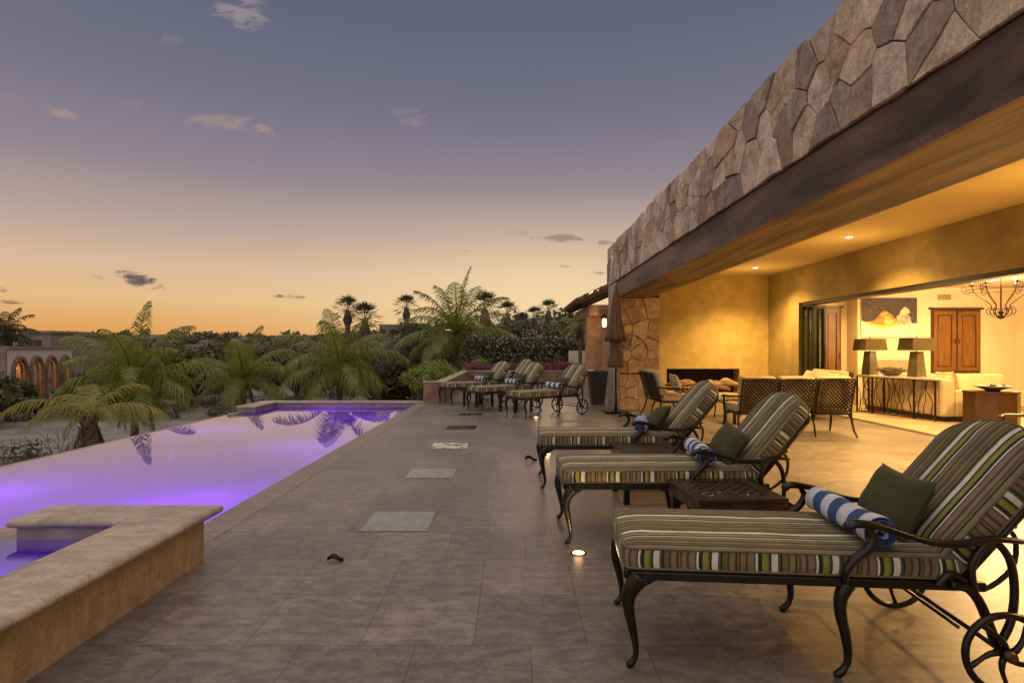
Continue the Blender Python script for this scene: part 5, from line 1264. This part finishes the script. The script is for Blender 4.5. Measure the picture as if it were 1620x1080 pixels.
# ------------------------------------------------------------------ villas
def arcade():
    p0 = Vector((-44.6, 50, 0)); p1 = Vector((-49.8, 64, 0)); d = (p1 - p0); L = d.length; a = atan2(d.y, d.x)
    t = thing('arcaded_villa', 'pale villa with four lit brown arches beyond the road on the far left', 'house', (p0.x, p0.y, -3.6), a)
    # wall in local x-z with arched openings; y=0 plane, depth to +y
    N = 4; m = .5; w = (L - m * 2) / N; ow = w - .75; Hh = 5.05; sp = 2.7; mb = MB()
    for k in range(N):
        c = m + w * (k + .5); x0, x1 = c - w / 2, c + w / 2; r_ = ow / 2; S = 16
        arc = [(c - r_ * cos(pi * i / S), sp + r_ * 1.1 * sin(pi * i / S)) for i in range(S + 1)]
        for yy in (0, .4):
            mb.add([(x0, yy, 0), (c - r_, yy, 0), (c - r_, yy, sp), (x0, yy, sp)], [(0, 1, 2, 3)]); mb.add([(c + r_, yy, 0), (x1, yy, 0), (x1, yy, sp), (c + r_, yy, sp)], [(0, 1, 2, 3)])
            mb.add([(x0, yy, sp), (x0, yy, Hh)] + [(x1, yy, Hh), (x1, yy, sp)], [])
            for i in range(S):
                u0, u1 = x0 + (x1 - x0) * i / S, x0 + (x1 - x0) * (i + 1) / S; mb.add([(arc[i][0], yy, arc[i][1]), (arc[i + 1][0], yy, arc[i + 1][1]), (u1, yy, Hh), (u0, yy, Hh)], [(0, 1, 2, 3)])
            mb.add([(x0, yy, sp), (c - r_, yy, sp), (x0, yy, Hh)], [(0, 1, 2)]); mb.add([(x1, yy, sp), (c + r_, yy, sp), (x1, yy, Hh)], [(0, 2, 1)])
        q = MB(); rr_ = r_
        q.tube([(c - rr_, -.05, 0), (c - rr_, -.05, sp)] + [(c - rr_ * cos(pi * i / S), -.05, sp + rr_ * 1.1 * sin(pi * i / S)) for i in range(1, S)] + [(c + rr_, -.05, sp), (c + rr_, -.05, 0)], .24, 6, smooth=False); q.build('arch', M['arch'], t)
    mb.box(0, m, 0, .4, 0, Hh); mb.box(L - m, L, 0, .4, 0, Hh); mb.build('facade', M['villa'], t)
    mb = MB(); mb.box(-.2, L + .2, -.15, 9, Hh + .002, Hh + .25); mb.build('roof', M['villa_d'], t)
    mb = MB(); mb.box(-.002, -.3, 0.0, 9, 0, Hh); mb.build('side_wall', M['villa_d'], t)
    mb = MB(); mb.box(0, L, 3.4, 3.6, 0, Hh); mb.build('inner_wall', M['arch'], t)
    for k in range(N):
        c = m + w * (k + .5); lamp('porch_glow', 'POINT', (c, 2.4, 3.3), 260, (1, .5, .16), t, shadow_soft_size=.15)
        mb = MB(); mb.lathe([(0, -.12), (.1, -.05), (.1, .1), (0, .16)], 8, (c, 2.9, 3.1)); mb.build('wall_lamp', M['bulb2'], t)
    return t
arcade()
def house(px0, px1, ptop, Y, dep, lb, mat='villa_d', wins=3, roof=False):
    a = at(px0, ptop, Y); b = at(px1, ptop, Y); z0 = min(gz(a.x, Y), gz(b.x, Y)) - 1; w = b.x - a.x; t = thing('hillside_house', lb, 'house', (a.x, Y, z0), 0, 'flat roofed houses on the far slopes'); h = a.z - z0
    mb = MB(); mb.box(0, w, 0, dep, 0, h); mb.build('wall', M[mat], t)
    mb = MB(); mb.box(-.2, w + .2, -.25, dep + .2, h + .002, h + .35); mb.build('roof', M['roof'] if roof else M['villa_d'], t)
    for i in range(wins):
        x = w * (i + .5) / wins; mb = MB(); mb.box(x - .5, x + .5, -.06, -.002, h - 2.3, h - .9); wi = mb.build('window', M['dark'], t); mb = MB(); mb.box(x - .6, x + .6, -.12, -.061, h - 2.42, h - 2.31); mb.build('sill', M['villa'], wi)
house(40, 80, 527, 78, 8, 'grey flat roofed block rising above the arcaded villa', wins=1)
house(22, 40, 535, 80, 6, 'small pale gabled wing at the left of the grey block', 'villa', 1, True)
house(80, 116, 531, 82, 8, 'long low house right of the grey block', wins=3)
house(112, 190, 538, 90, 9, 'wide low villa behind the large palm', 'villa_d', 5, True)
house(600, 640, 515, 150, 9, 'house on the ridge left of the lone fan palm', 'villa_d', 3)
house(648, 672, 513, 158, 8, 'house on the ridge right of the lone fan palm', 'villa_d', 2)
house(880, 905, 506, 150, 8, 'brown house on the ridge near the porch', 'villa_d', 2)
